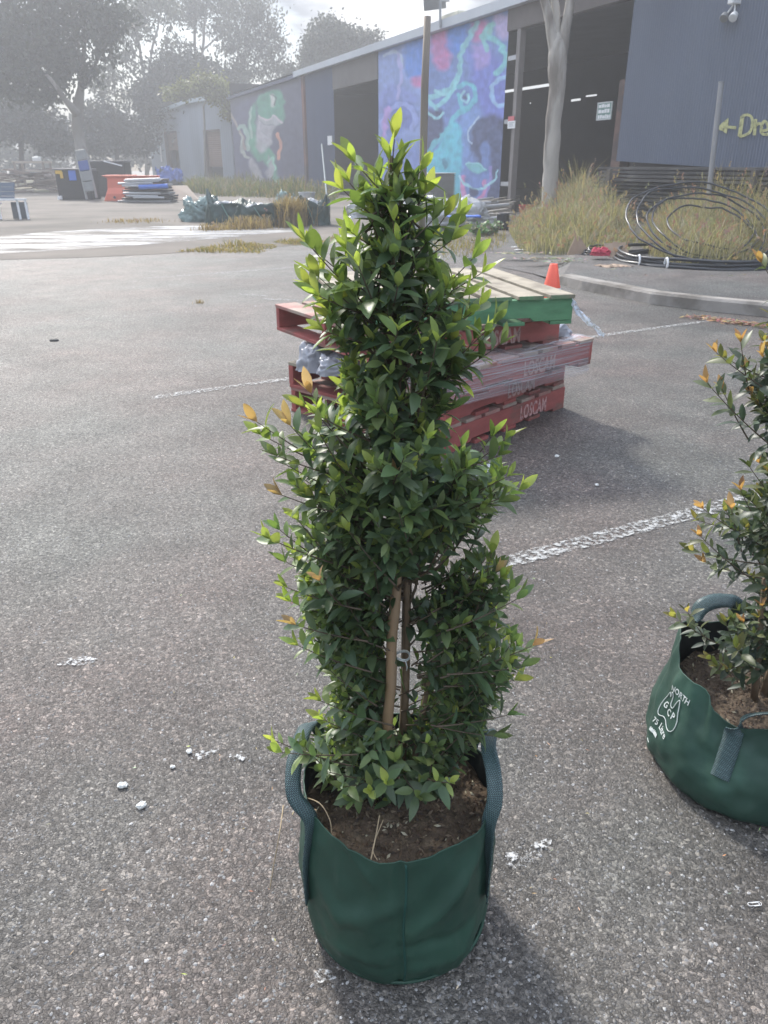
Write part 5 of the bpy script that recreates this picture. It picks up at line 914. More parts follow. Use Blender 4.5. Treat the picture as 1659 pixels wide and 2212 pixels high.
def make_bag(label, c, Rb, Rt, rimf, foldf, soil_z, mat, name='grow_bag'):
    t = thing(name, label, 'grow bag', (c[0], c[1], 0)); nx, ny = 160, 44
    def surf(a, v, off=0):
        zt_ = rimf(a); z = zt_ * v; r = (Rb + (Rt - Rb) * v) * (1 - .05 * max(0, 1 - v * 7) ** 2) + foldf(a, v) + off; return Vector((r * math.cos(a), r * math.sin(a), z))
    mb = MB(); mb.v = [tuple(surf(2 * math.pi * i / nx, j / (ny - 1))) for j in range(ny) for i in range(nx)]
    mb.f = [(j * nx + i, j * nx + (i + 1) % nx, (j + 1) * nx + (i + 1) % nx, (j + 1) * nx + i) for j in range(ny - 1) for i in range(nx)]
    o = mb.build('fabric_wall', mat, t, smooth=True)
    mb = MB(); mb.v = [tuple(surf(2 * math.pi * i / nx, 1 - (j / 11) * .45, -.0015 - .0015 * (j > 0))) for j in range(12) for i in range(nx)]
    mb.f = [(j * nx + i, j * nx + (i + 1) % nx, (j + 1) * nx + (i + 1) % nx, (j + 1) * nx + i) for j in range(11) for i in range(nx)]; mb.build('inner_lining', inner, t, smooth=True)
    mb = MB(); mb.tube([surf(2 * math.pi * i / 96, 1, -.001) for i in range(97)], .0016, 6, cap=False); mb.build('hem', mat, t, smooth=True)
    mb = MB(); mb.tube([Vector((1, 1, 0)) * 0 + Vector(((Rb * .955 + .004) * math.cos(2 * math.pi * i / 96), (Rb * .955 + .004) * math.sin(2 * math.pi * i / 96), .010)) for i in range(97)], .0035, 6, cap=False); mb.build('base_piping', mat, t, smooth=True)
    n = 60; mb = MB(); Rs = Rt * .97; mb.v = []
    for j in range(22):
        for i in range(n):
            a = 2 * math.pi * i / n; r = Rs * j / 21; x, y = r * math.cos(a), r * math.sin(a); mb.v.append((x * (1 + foldf(a, .8) / Rt), y * (1 + foldf(a, .8) / Rt), soil_z + .014 * fbm((x * 14, y * 14, 1)) + .006 * fbm((x * 60, y * 60, 4))))
    mb.f = [(j * n + i, j * n + (i + 1) % n, (j + 1) * n + (i + 1) % n, (j + 1) * n + i) for j in range(21) for i in range(n)]
    so_ = mb.build('soil', soilm, t, smooth=True)
    m = MB()
    for i in range(1500):
        a = random.uniform(0, 6.283); r = Rs * math.sqrt(random.random()) * .97; x, y = r * math.cos(a), r * math.sin(a); z = soil_z + .014 * fbm((x * 14, y * 14, 1)) + .006 * fbm((x * 60, y * 60, 4)); s_ = random.uniform(.0015, .005); d = Vector((random.gauss(0, 1), random.gauss(0, 1), random.gauss(0, .4))).normalized() * s_ * 1.6; e_ = d.cross(Vector((0, 0, 1))).normalized() * s_ * .7; u_ = Vector((0, 0, s_ * .8)); cc_ = random.choice([(.16, .11, .07), (.09, .055, .035), (.05, .035, .025), (.11, .08, .05), (.2, .15, .1)] * 4 + [(.5, .46, .34)]); p = Vector((x, y, z + .001))
        m.add([p - d, p + e_, p + d, p - e_, p + u_], [(0, 1, 4), (1, 2, 4), (2, 3, 4), (3, 0, 4)], cc_)
    tag(m.build('bark_chips', leafm, so_), kind='stuff'); return t, surf
def strap(parent, pts, w, wdir, name='handle', rep=None):
    P = smooth3(pts, 10); mb = MB(); uv = []; nw = 5; ln = 0; prev = P[0]
    for i, p in enumerate(P):
        t = (P[min(i + 1, len(P) - 1)] - P[max(0, i - 1)]).normalized(); f = i / (len(P) - 1); wd = wdir(f); wd = (wd - t * wd.dot(t)).normalized(); nn = t.cross(wd); ln += (p - prev).length; prev = p
        for k in range(nw): u = k / (nw - 1) - .5; q = p + wd * w * u + nn * (.003 * math.cos(u * 3)); mb.v.append(tuple(q)); uv.append((u * w * 170, ln * 170))
    n = len(P); m0 = len(mb.v); mb.v += [tuple(Vector(v) - Vector((0, 0, 0))) for v in mb.v]
    mb.f = [(i * nw + k, i * nw + k + 1, (i + 1) * nw + k + 1, (i + 1) * nw + k) for i in range(n - 1) for k in range(nw - 1)]; mb.v = mb.v[:m0]; mb.uv = uv
    o = mb.build(name, strapm, parent, smooth=True); s_ = o.modifiers.new('thickness', 'SOLIDIFY'); s_.thickness = .002; s_.offset = 0; return o
def smooth3(pts, k):
    P = [Vector(p) for p in pts]; P = [P[0]] + P + [P[-1]]; out = []
    for i in range(1, len(P) - 2):
        for j in range(k):
            t = j / k; a, b2, c, d = P[i - 1], P[i], P[i + 1], P[i + 2]; out.append(.5 * ((2 * b2) + (c - a) * t + (2 * a - 5 * b2 + 4 * c - d) * t * t + (3 * b2 - a - 3 * c + d) * t ** 3))
    return out + [P[-2]]
def angd(a, b): return (a - b + math.pi) % (2 * math.pi) - math.pi
def ridge(x): return math.exp(-x * x)
C1 = (.027, 1.085); R1 = .176
def rim1(a):
    f = angd(a, -math.pi / 2); return .322 - .014 * math.exp(-(f / .8) ** 2) + .006 * math.sin(a * 5 + 1) + .008 * math.exp(-(angd(a, math.pi / 2) / .9) ** 2)
def fold1(a, v):
    f = angd(a, -math.pi / 2); s_ = 0
    # folds hang from the handles towards the middle seam
    s_ += .010 * ridge((v - (.86 - .34 * (1 - abs(f + .55) / 1.0))) / .07) * ridge((f + .45) / .42)
    s_ += .012 * ridge((v - (.42 + .52 * (f - .05) / .95)) / .075) * ridge((f - .55) / .42)
    s_ -= .0085 * ridge((v - .36) / .05) * ridge((f - .35) / .35); s_ += .0045 * ridge((v - .16 - .05 * f) / .05) * ridge((f - .25) / .4)
    s_ += .004 * ridge((v - .30 - .1 * f) / .05) * ridge((f + .5) / .5) - .004 * ridge(f / .03)
    s_ += .004 * ridge((v - .78 + .5 * (f + .1)) / .022) * ridge((f + .45) / .25) - .004 * ridge((v - .52 - .55 * (f - .3)) / .02) * ridge((f - .5) / .25) + .003 * ridge((v - .22 + .1 * f) / .018) * ridge((f + .2) / .35); s_ += .0022 * fbm((math.cos(a) * 9, math.sin(a) * 9, v * 7), 3) + .009 * fbm((math.cos(a) * 1.6, math.sin(a) * 1.6, v * 1.1), 2) + .003 * fbm((math.cos(a) * 5, math.sin(a) * 5, v * 4 + 4), 3)
    s_ += .010 * math.sin(math.pi * min(1, v * 1.1)) - .008 * max(0, v - .9) * 10 * .3; return s_
bag1, surf1 = make_bag('dark green fabric grow bag with woven handles in the centre foreground', C1, R1, R1, rim1, fold1, .262, bagm)
bl = Vector((C1[0], C1[1], 0))
mb = MB(); mb.tube([surf1(-math.pi / 2 + .045 + .012 * math.sin(v * 9), v, .0006) for v in np.linspace(.03, .99, 30)], .0022, 6); mb.build('seam', M('seam_green', (.006, .05, .038), .7), bag1, smooth=True)
for sgn in (-1, 1):
    a0 = -math.pi / 2 + sgn * 1.02; a1 = -math.pi / 2 + sgn * 2.15
    o = [surf1(a0, .42, .004), surf1(a0, .7, .004), surf1(a0, .98, .005)]; e_ = [surf1(a1, .98, .005), surf1(a1, .7, .004)]
    m_ = (o[2] + e_[0]) / 2; out = Vector((m_.x, m_.y, 0)).normalized(); hk = .30 if sgn > 0 else .8
    pts = o + [o[2].lerp(m_, .12) + out * .034 * hk + Vector((0, 0, .045)), o[2].lerp(m_, .5) + out * .040 * hk + Vector((0, 0, .074)), m_ + out * .034 * hk + Vector((0, 0, .084)), e_[0].lerp(m_, .4) + out * .02 + Vector((0, 0, .072)), e_[0].lerp(m_, .1) + out * .006 + Vector((0, 0, .05))] + e_
    def wd(f, out=out, sgn=sgn): tang = Vector((-out.y, out.x, 0)); k = math.sin(math.pi * f); return tang.lerp(out + Vector((0, 0, .15)), min(1, .85 * k)) if sgn < 0 else (-tang).lerp(out + Vector((0, 0, .15)), min(1, .85 * k))
    strap(bag1, pts, .027, wd)
# torn lining flap inside the left of the bag
mb = MB(); nx, ny = 20, 12
for j in range(ny):
    for i in range(nx):
        a = 2.35 + .75 * i / (nx - 1); p = surf1(a, .98, -.012); v = j / (ny - 1); mb.v.append((p.x * (1 - .22 * v * math.sin(i / (nx - 1) * 3.14)), p.y * (1 - .25 * v * math.sin(i / (nx - 1) * 3.14)), p.z - .02 + .035 * v * (1 + .8 * fbm((i * .4, j * .2, 2)))))
mb.f = [(j * nx + i, j * nx + i + 1, (j + 1) * nx + i + 1, (j + 1) * nx + i) for j in range(ny - 1) for i in range(nx - 1)]; mb.build('loose_flap', inner, bag1, smooth=True)
# --- second bag
C2 = (.905, 1.50); R2 = .238
def rim2(a):
    return .272 + .030 * ridge(angd(a, 2.5) / .5) - .045 * ridge(angd(a, -2.25) / .7) + .008 * math.sin(a * 6) + .012 * ridge(angd(a, -2.75) / .12) - .02 * ridge(angd(a, 3.0) / .15)
def fold2(a, v):
    return .014 * fbm((math.cos(a) * 2, math.sin(a) * 2, v * 1.4 + 3), 3) + .004 * fbm((math.cos(a) * 6, math.sin(a) * 6, v * 5), 3) + .024 * math.sin(math.pi * min(1, v * 1.35) ** .8) - .010 * ridge(angd(a, -2.7) / .10) * ridge((v - .9) / .22) + .008 * ridge(angd(a, -2.45) / .14) * ridge((v - .72) / .10) - .02 * max(0, v - .75)
bag2, surf2 = make_bag('wide dark green grow bag with white print, cut by the right edge of the photo', C2, R2, R2 * .87, rim2, fold2, .185, bag2m)
for a0, a1, hh_ in ((-2.28, -1.65, .05), (2.15, 1.50, .055)):
    o = [surf2(a0, .5, .004), surf2(a0, .62, .004), surf2(a0, .74, .004), surf2(a0, .86, .004), surf2(a0, .99, .005)]; e_ = [surf2(a1, 1.0, .005), surf2(a1, .75, .004)]; m_ = (o[-1] + e_[0]) / 2; out = Vector((m_.x, m_.y, 0)).normalized()
    pts = o + [o[-1].lerp(m_, .25) + Vector((0, 0, hh_ * .75)), m_ + Vector((0, 0, hh_)), e_[0].lerp(m_, .25) + Vector((0, 0, hh_ * .75))] + e_
    def wd(f, out=out, a0=a0, a1=a1): a = a0 if f < .5 else a1; tang = Vector((math.sin(a), -math.cos(a), 0)); k = max(0, min(1, ((f - .41) if f < .5 else (1 - f - .21)) / .08)); return tang.lerp(Vector((out.x * .8, out.y * .8, .5)), k)
    strap(bag2, pts, .04, wd)
# print: letters, an outline and a small comb-like mark laid on the fabric
ink = M('white_ink', (.50, .54, .52), .6, .1, 60, alpha=(160, .22, .36))
def on_bag(u, v, off=.0025): return surf2(-3.10 + u, v, off)       # u: radians round the bag, v: share of the height
def bag_text(txt, size, u0, v0, rot=0, name='printed_words'):
    vs, fs = text_mesh(txt, size, ext=0, bold=size * .02); mb = MB(); out = []
    for v in vs:
        x, y = v.x * math.cos(rot) - v.y * math.sin(rot), v.x * math.sin(rot) + v.y * math.cos(rot); out.append(tuple(on_bag(u0 + x / R2, v0 + y / .26)))
    mb.add(out, fs); return mb.build(name, ink, bag2)
bag_text('NORTH', .020, -.03, .80); bag_text('G', .023, -.070, .60); bag_text('C', .023, .03, .57); bag_text('P', .024, .12, .58); bag_text('75 Litre', .021, -.105, .40)
ol = smooth([(-.10, .70), (-.06, .76), (-.03, .72), (-.01, .78), (.02, .77), (.04, .68), (.09, .66), (.12, .74), (.15, .78), (.19, .68), (.235, .58), (.215, .50), (.13, .485), (.03, .52), (-.06, .50), (-.11, .54), (-.125, .62), (-.10, .70)], 3)
mb = MB(); mb.tube([on_bag(u, v, .002) for u, v in ol], .0011, 5, cap=False); mb.build('printed_outline', ink, bag2)
mb = MB(); vs = []
for i in range(13):
    u = -.08 + i * .012; vs += [on_bag(u, .315), on_bag(u, .345 + .012 * (i % 2))]
mb.add(vs, [(2 * i, 2 * i + 2, 2 * i + 3, 2 * i + 1) for i in range(12)]); mb.build('printed_mark', ink, bag2)
mb = MB(); mb.tube([on_bag(-.09 + i * .01, .20, .002) for i in range(8)], .001, 5); mb.build('printed_dash', ink, bag2)
# ============================================================ SHRUBS
lily = M('glossy_leaf', (1, 1, 1), .42, .16, 45, attr=True, trans=.36, spec=.55); newleaf = M('new_leaf', (1, 1, 1), .36, .12, 60, attr=True, trans=.42, spec=.45)
twigm = M('red_brown_twig', (.085, .062, .04), .6, .2, 60); stemm = M('shrub_stem', (.17, .12, .075), .75, .25, 40, bump=.4, bscale=120, bdist=.002)
PROF = [(0, .0), (.14, .46), (.34, .92), (.55, 1.0), (.76, .74), (.91, .34), (1, .0)]
def leaf(mb, p, d, up, ln, wd, curl, col):
    d = d.normalized(); s_ = d.cross(up)
    if s_.length < .05: s_ = d.orthogonal()
    s_.normalize(); n = s_.cross(d).normalized(); cv = []; tw = random.uniform(-.5, .5)
    for f, w in PROF:
        c = p + d * (ln * f) - n * (curl * ln * f * f); a = tw * f; ss = s_ * math.cos(a) + n * math.sin(a); cv.append((c, ss, w))
    vs = [cv[0][0]]; 
    for c, ss, w in cv[1:-1]: vs += [c + ss * wd * .5 * w + n * wd * .16 * w, c, c - ss * wd * .5 * w + n * wd * .16 * w]
    vs.append(cv[-1][0]); m = len(PROF) - 2; fs = [(0, 1, 2), (0, 2, 3)]
    for k in range(m - 1): a = 1 + 3 * k; fs += [(a, a + 3, a + 4, a + 1), (a + 1, a + 4, a + 5, a + 2)]
    a = 1 + 3 * (m - 1); e_ = len(vs) - 1; fs += [(a, e_, a + 1), (a + 1, e_, a + 2)]; mb.add(vs, fs, col)
def mixc(a, b, t): return tuple(a[i] * (1 - t) + b[i] * t for i in range(3))
def vary(c, r): f = r.uniform(.72, 1.35); return tuple(min(1, x * f * r.uniform(.93, 1.07)) for x in c)
DARK, MID, YOUNG, LIME, ORNG = (.064, .105, .066), (.105, .155, .072), (.18, .24, .085), (.29, .34, .11), (.37, .25, .16)
def twig(W_, Lf, Nw, tip, d, length, pairs, LL, r, young=.4, orange=0.0, rad=.0016, droop=0):
    """a leafy shoot ending at tip, growing along d and bending up"""
    d = d.normalized(); base = tip - d * length + Vector((0, 0, -.10 * length)); mid = (base + tip) / 2 + Vector((0, 0, -.06 * length)); P = []; n = 8
    for i in range(n + 1): t = i / n; P.append(base * (1 - t) ** 2 + mid * 2 * t * (1 - t) + tip * t * t)
    W_.tube(P, [rad * (1.15 - .75 * i / n) for i in range(n + 1)], 5, cap=False)
    roll = r.uniform(0, 3.14)
    for k in range(pairs):
        f = .12 + .86 * (k + .5) / pairs; i = min(int(f * n), n - 1); p = P[i].lerp(P[i + 1], f * n - i); t = (P[i + 1] - P[i]).normalized(); u = t.orthogonal().normalized(); v = t.cross(u); a = roll + k * math.pi / 2 + r.uniform(-.25, .25); age = f ** 2
        for sg in (0, math.pi):
            if r.random() < .07: continue
            w = u * math.cos(a + sg) + v * math.sin(a + sg); dd = t * r.uniform(.45, .95) + w * r.uniform(.75, 1.05) + Vector((0, 0, -.16 - droop + .25 * age)); ln = LL * r.uniform(.55, 1.22) * (1 - .22 * age); c = mixc(DARK, MID, min(1, age * .8 + r.random() * .35))
            if age * young * 1.7 > r.random(): c = mixc(MID, YOUNG, r.random())
            upv = (t + Vector((0, 0, .9)) + w * -.2).normalized(); leaf(Lf, p, dd, upv, ln, ln * r.uniform(.31, .44), r.uniform(.0, .42), vary(c, r))
    t = (P[-1] - P[-2]).normalized(); t = (t + Vector((0, 0, .5))).normalized(); u = t.orthogonal().normalized(); v = t.cross(u); isO = r.random() < orange; isY = r.random() < young
    for k in range(3):
        a = roll + k * 1.7; w = u * math.cos(a) + v * math.sin(a); ln = LL * r.uniform(.5, .85); c = vary(ORNG, r) if isO else (vary(mixc(YOUNG, LIME, r.random()), r) if isY else vary(mixc(MID, YOUNG, .5 * r.random()), r))
        leaf(Nw if (isO or isY) else Lf, tip, t * r.uniform(1.0, 1.7) + w * .6, w * -1 + t * .2, ln, ln * .36, r.uniform(-.1, .2), c)
rs = random.Random(21)
SIL = [(385, 790, 900), (420, 730, 925), (450, 745, 970), (490, 745, 975), (520, 700, 955), (550, 690, 965), (580, 680, 985), (620, 675, 1010), (660, 680, 1030), (700, 690, 1040), (740, 700, 1075), (780, 735, 1060), (820, 730, 1030), (860, 680, 1015), (900, 660, 1005), (940, 610, 1050), (980, 610, 1085), (1020, 610, 1100), (1060, 625, 1115), (1100, 640, 1085), (1140, 625, 1000), (1180, 600, 985), (1220, 625, 955), (1260, 622, 900), (1300, 628, 870), (1350, 640, 850), (1400, 655, 850), (1450, 690, 850), (1500, 690, 850), (1550, 700, 870), (1600, 650, 1000), (1640, 640, 985), (1680, 680, 1000), (1710, 720, 985), (1740, 745, 960)]
LOBE = [(1200, 1000, 1080), (1240, 930, 1095), (1280, 915, 1110), (1320, 905, 1110), (1360, 900, 1110), (1400, 900, 1125), (1440, 905, 1115), (1480, 900, 1090), (1520, 890, 1075), (1560, 880, 1065), (1600, 880, 1045)]
YP = 1.14
shrub = thing('potted_shrub', 'tall bushy lilly pilly shrub with glossy leaves growing in the centre bag', 'shrub', (C1[0] + .0, YP, .265))
W_, Lf, Nw = MB(), MB(), MB(); toL = Vector(shrub.location)
def axis(z):                                   # main stem line
    f = (z - .26) / 1.15; return Vector((C1[0] + .005 + .012 * math.sin(f * 5) - .012 * f, YP + .015 * math.sin(f * 4 + 1), z))
def put(px, py, y, length=None, pairs=None, LL=.044, young=.3, orange=.03, dirv=None, link=True):
    tip = AT(px, py, y) - Vector((0, 0, 0)); ax = axis(max(.3, min(1.38, tip.z - .09))); o = tip - ax; o.z = 0; rr_ = o.length; o = o.normalized() if rr_ > .01 else Vector((rs.uniform(-1, 1), rs.uniform(-1, 1), 0)).normalized()
    d = dirv or (o * rs.uniform(.55, 1.0) + Vector((rs.uniform(-.35, .35), rs.uniform(-.35, .35), rs.uniform(.35, 1.0)))); length = length or min(.14, max(.06, rr_ * .8)); pairs = pairs or max(3, int(length / .0175))
    twig(W_, Lf, Nw, tip - toL, d, length, pairs, LL, rs, young, orange)
    if link and rs.random() < .22 and not 1150 < py < 1680:
        b0 = tip - d.normalized() * length * .96 + Vector((0, 0, -.10 * length)); a0 = axis(max(.30, b0.z - rs.uniform(.03, .12))); m_ = a0.lerp(b0, .6) + Vector((0, 0, -.02)); W_.tube([a0 - toL, m_ - toL, b0 - toL], [.0032, .0026, .0020], 5, cap=False)
def interp(T, y):
    for (y0, l0, r0), (y1, l1, r1) in zip(T[:-1], T[1:]):
        if y0 <= y <= y1: f = (y - y0) / (y1 - y0); return l0 + (l1 - l0) * f, r0 + (r1 - r0) * f
def fill(T, n, x_in=22, yw=1.0):
    ys = []; ws = []
    for y in range(T[0][0], T[-1][0], 5): l, r_ = interp(T, y); ys.append(y); ws.append(max(5, r_ - l) * (.26 if y < 470 else .62 if y < 700 else 1))
    for _ in range(n):
        y = rs.choices(ys, ws)[0] + rs.uniform(-4, 4); l, r_ = interp(T, min(max(y, T[0][0]), T[-1][0])); c, h = (l + r_) / 2, (r_ - l) / 2 - x_in; 
        if h < 4: h = 4
        a = rs.uniform(0, 6.283); q = rs.random() ** .42; x = c + h * q * math.cos(a); m = max(h, 30) / 1662 * 1.3; yd = YP + m * .92 * q * math.sin(a)
        if 1235 < y < 1640 and 812 < x < 896 and yd < YP + .05: continue
        edge = (x - c) / h; top = max(0, (1000 - y) / 900); put(x, y, yd, young=.25 + .35 * top + .3 * (edge < -.4), orange=.012, LL=.045 + .006 * top - .006 * (y > 1080))  # top: younger growth; left edge: more pale leaves, painting in the sunlit side
fill(SIL, 480, 16); fill([q for q in SIL if q[0] >= 1060], 190, 14); fill([(y, l, r + 14) for y, l, r in LOBE], 150, 14)
# shoots that stand out of the outline, each placed where it grows
for (px, py, y, ln, yg, og_, dv) in [(852, 300, 1.14, .10, 1, 0, (.1, 0, 1)), (842, 345, 1.12, .08, .8, 0, (-.3, 0, 1)), (868, 350, 1.13, .08, .5, 0, (.3, 0, 1)), (850, 395, 1.13, .08, .5, 0, (0, 0, 1)), (880, 400, 1.13, .08, .5, 0, (.5, -.3, 1)), (820, 385, 1.11, .08, .6, 0, (-.5, -.3, 1)), (800, 430, 1.12, .09, .6, 0, (-.7, -.3, .8)), (860, 440, 1.10, .08, .5, 0, (.1, -.5, .8)), (768, 352, 1.12, .12, .9, 0, (-1, -.1, .8)), (742, 412, 1.12, .12, .6, 0, (-1, 0, .6)), (755, 395, 1.16, .10, .7, 0, (-1, .1, .9)), (908, 370, 1.12, .10, .8, 0, (1, 0, .9)), (918, 420, 1.12, .09, .6, 0, (.9, -.1, .9)),
    (960, 470, 1.12, .15, .8, 0, (1, -.1, 1.1)), (985, 478, 1.16, .12, .8, 0, (1, .1, .8)), (975, 520, 1.10, .12, .3, 0, (1, -.2, .5)), (660, 520, 1.10, .16, 1, 0, (-1, -.1, .9)), (678, 540, 1.13, .14, .9, 0, (-1, .1, .6)), (690, 600, 1.08, .14, .9, 0, (-1, -.2, .7)), (672, 618, 1.12, .10, .9, 0, (-1, 0, .5)), (700, 590, 1.16, .1, .8, 0, (-.7, 0, 1)),
    (1020, 560, 1.09, .16, 1, 0, (1, -.2, .8)), (1040, 590, 1.12, .14, .9, 0, (1, 0, .4)), (1000, 640, 1.08, .12, .9, 0, (1, -.2, .4)), (1035, 660, 1.1, .14, .9, 0, (1, 0, .7)), (690, 640, 1.07, .12, .8, 0, (-1, -.3, .3)), (700, 715, 1.07, .11, .8, 0, (-1, -.3, .2)), (1065, 700, 1.1, .16, .6, 0, (1, -.1, .8)), (1080, 745, 1.11, .14, .6, 0, (1, 0, .5)),
    (850, 478, 1.08, .10, 1, 0, (0, -.3, 1)), (775, 575, 1.05, .09, .9, 0, (-.3, -.5, .7)), (672, 850, 1.08, .12, .3, 1, (-.6, -.2, 1)), (660, 880, 1.06, .11, .9, 0, (-1, -.2, .5)), (690, 900, 1.05, .10, 1, 0, (-.8, -.3, .9)),
    (556, 912, 1.08, .19, .6, 1, (-1, -.1, .55)), (566, 940, 1.10, .16, .7, 0, (-1, 0, .35)), (628, 920, 1.08, .13, .5, 1, (-.8, -.1, .8)), (600, 985, 1.06, .14, .5, 0, (-1, -.2, .3)), (620, 1005, 1.1, .12, .4, 0, (-1, 0, .4)), (690, 935, 1.03, .10, .8, 0, (-.4, -.4, .8)),
    (1090, 950, 1.08, .16, 1, 0, (1, -.1, .7)), (1060, 945, 1.1, .13, 1, 0, (.7, 0, .9)), (1075, 985, 1.06, .13, .5, 0, (1, -.2, .3)), (1095, 1030, 1.05, .13, .5, 0, (1, -.3, .5)), (1120, 1060, 1.08, .15, .5, 0, (1, -.1, .3)), (1075, 1085, 1.07, .13, .3, 0, (1, 0, .0)), (985, 1125, 1.04, .12, .2, 0, (.7, -.3, -.3)),
    (610, 1070, 1.05, .14, .4, 1, (-1, -.2, .3)), (640, 1050, 1.09, .12, .4, 0, (-1, 0, .6)), (645, 1125, 1.06, .12, .8, 0, (-.6, -.2, .8)), (585, 1165, 1.05, .15, 1, 0, (-1, -.2, .4)), (605, 1145, 1.08, .13, .7, 0, (-1, 0, .7)), (620, 1215, 1.06, .13, .8, 0, (-1, -.1, .4)), (622, 1270, 1.05, .12, .8, 0, (-1, -.1, .3)), (630, 1300, 1.1, .12, .8, 0, (-1, 0, .3)),
    (640, 1350, 1.04, .12, .5, 1, (-1, -.2, .3)), (645, 1395, 1.06, .13, .9, 0, (-1, -.1, .4)), (690, 1255, 1.0, .09, .3, 1, (-.3, -.6, .7)), (715, 1450, 1.06, .11, .8, 0, (-.8, -.2, .8)), (695, 1515, 1.05, .13, .7, 0, (-1, -.1, .4)), (700, 1555, 1.09, .12, .4, 0, (-1, 0, .4)),
    (595, 1600, 1.03, .15, .9, 0, (-1, -.2, .5)), (610, 1625, 1.0, .13, .8, 0, (-1, -.3, .2)), (660, 1615, 1.04, .1, .6, 0, (-.6, -.2, .9)), (1062, 1195, 1.1, .13, 1, 0, (.2, 0, 1)), (1035, 1215, 1.13, .12, .8, 0, (-.2, 0, 1)), (965, 1225, 1.14, .12, .7, 0, (-.5, 0, 1)), (1100, 1275, 1.09, .12, .5, 0, (.7, 0, .8)), (1115, 1295, 1.05, .12, .3, 0, (1, -.1, .5)),
    (1150, 1395, 1.06, .16, .6, 1, (1, -.1, .4)), (1125, 1440, 1.04, .12, .4, 0, (1, -.1, .1)), (1110, 1470, 1.08, .12, .3, 0, (1, 0, .0)), (1095, 1545, 1.06, .12, .2, 0, (1, 0, .1)), (1065, 1590, 1.05, .11, .2, 0, (.8, -.2, -.1)), (970, 1690, .98, .09, .7, 0, (.3, -.7, .5)), (905, 1720, .99, .09, .6, 0, (.2, -.7, .2)), (745, 1700, 1.0, .12, .5, 0, (-.5, -.6, .3)), (760, 1730, 1.01, .1, .5, 0, (-.2, -.5, .0)), (800, 1710, .98, .1, .6, 0, (0, -.7, .3)), (835, 1690, .98, .1, .6, 0, (.1, -.7, .4)), (700, 1665, 1.02, .12, .5, 0, (-1, -.3, .4))]:
    put(px, py, y, ln, max(3, int(ln / .022)), young=yg, orange=og_, dirv=Vector(dv), LL=.051 if py < 700 else .048)
st = [axis(z) for z in np.linspace(.255, 1.36, 26)]; b = MB(); b.tube([p - toL for p in st], [.0085 * (1 - .75 * i / 25) for i in range(26)], 9); b.build('stem', stemm, shrub, smooth=True)
b = MB(); b.tube([Vector((C1[0] + .02, YP - .02, .25)) - toL, Vector((C1[0] + .055, YP - .0, .5)) - toL, AT(1010, 1380, 1.13) - toL, AT(1035, 1260, 1.12) - toL], [.007, .006, .004, .0025], 8); b.build('stem', stemm, shrub, smooth=True)
W_.build('twigs', twigm, shrub, smooth=True); Lf.build('foliage', lily, shrub, smooth=True); tag(Nw.build('new_growth', newleaf, shrub, smooth=True), 'fresh lime and orange leaves at the shoot tips')
# stakes and ties
tim = M('stake_timber', (.27, .175, .095), .75, .2, 30, stretch=(1, 1, .15), col2=(.24, .18, .12), c2pos=(.45, .7), bump=.4, bscale=90, bdist=.002); tim2 = M('grey_stake_timber', (.27, .235, .20), .8, .2, 30, stretch=(1, 1, .15), col2=(.20, .165, .13), c2pos=(.45, .7), bump=.4, bscale=90, bdist=.002)
def stake(label, a, c, w, mat, w2=None):
    t = thing('stake', label, 'stake', tuple(a)); b = MB(); P = [Vector(a).lerp(Vector(c), i / 14) - Vector(a) for i in range(15)]; P = [p + Vector((.0015 * math.sin(i * 1.3), 0, 0)) for i, p in enumerate(P)]; b.tube(P, [(w + ((w2 or w) - w) * i / 14) * (1 + .05 * math.sin(i * 2.1)) for i in range(15)], 10); o = b.build('stake', mat, smooth=True); o.location = a; tag(o, label, 'stake'); bpy.data.objects.remove(t)
top = AT(925, 36, 1.24); stake('long grey timber stake rising far above the shrub from the centre bag', AT(868, 1640, 1.155), top, .0088, tim2, .0050)
stake('short honey-coloured stake crossing low in front of the shrub stem', AT(832, 1690, 1.10), AT(860, 1150, 1.115), .0095, tim)
b = MB(); c = AT(868, 1418, 1.12); 
for k in range(2): b.tube([c + Vector((.014 * math.cos(a), .013 * math.sin(a), .003 * k + .002 * math.sin(a * 2))) - c for a in [i * .4488 for i in range(15)]], .0012, 5)
b.tube([(.006, -.013, 0), (.009, -.014, -.012), (.008, -.014, -.02)], .0010, 5); o = b.build('tie', M('white_tie', (.42, .45, .43), .5), smooth=True); o.location = c; tag(o, 'white plastic tie binding the shrub stem to its stakes', 'tie')
b = MB(); q0 = AT(875, 1490, 1.17); q1 = AT(884, 1180, 1.19); b.tube([(0, 0, 0), (q1 - q0) * .5 + Vector((.002, 0, 0)), q1 - q0], .0042, 8); o = b.build('drip_tube', black, smooth=True); o.location = q0; tag(o, 'thin black rod standing beside the stakes inside the shrub', 'rod')
# dry stems lying in the bag
def stalk(label, pts, r, col): p0 = Vector(pts[0]); b = MB(); b.tube([Vector(p) - p0 for p in smooth3(pts, 6)], r, 6); o = b.build('dry_stem', M('straw_stem', (.40, .31, .20), .8, .2, 60), smooth=True); o.location = p0; tag(o, label, 'dry stem', 'dry stems on the soil')
stalk('thick broken pale stick lying on the soil at the left', [G(632, 1742, .285), G(660, 1746, .29), G(684, 1752, .285)], .0028, 0)
stalk('thin curled brown root arching over the soil at the left', [G(650, 1720, .30), G(690, 1735, .31), G(712, 1770, .30), G(716, 1800, .285)], .0011, 0)
stalk('thin straw standing at the front middle of the soil', [G(820, 1760, .31), G(812, 1805, .30), G(800, 1862, .285)], .0012, 0); stalk('second fine straw crossing at the front middle of the soil', [G(828, 1770, .30), G(806, 1830, .29), G(815, 1858, .29)], .0009, 0)
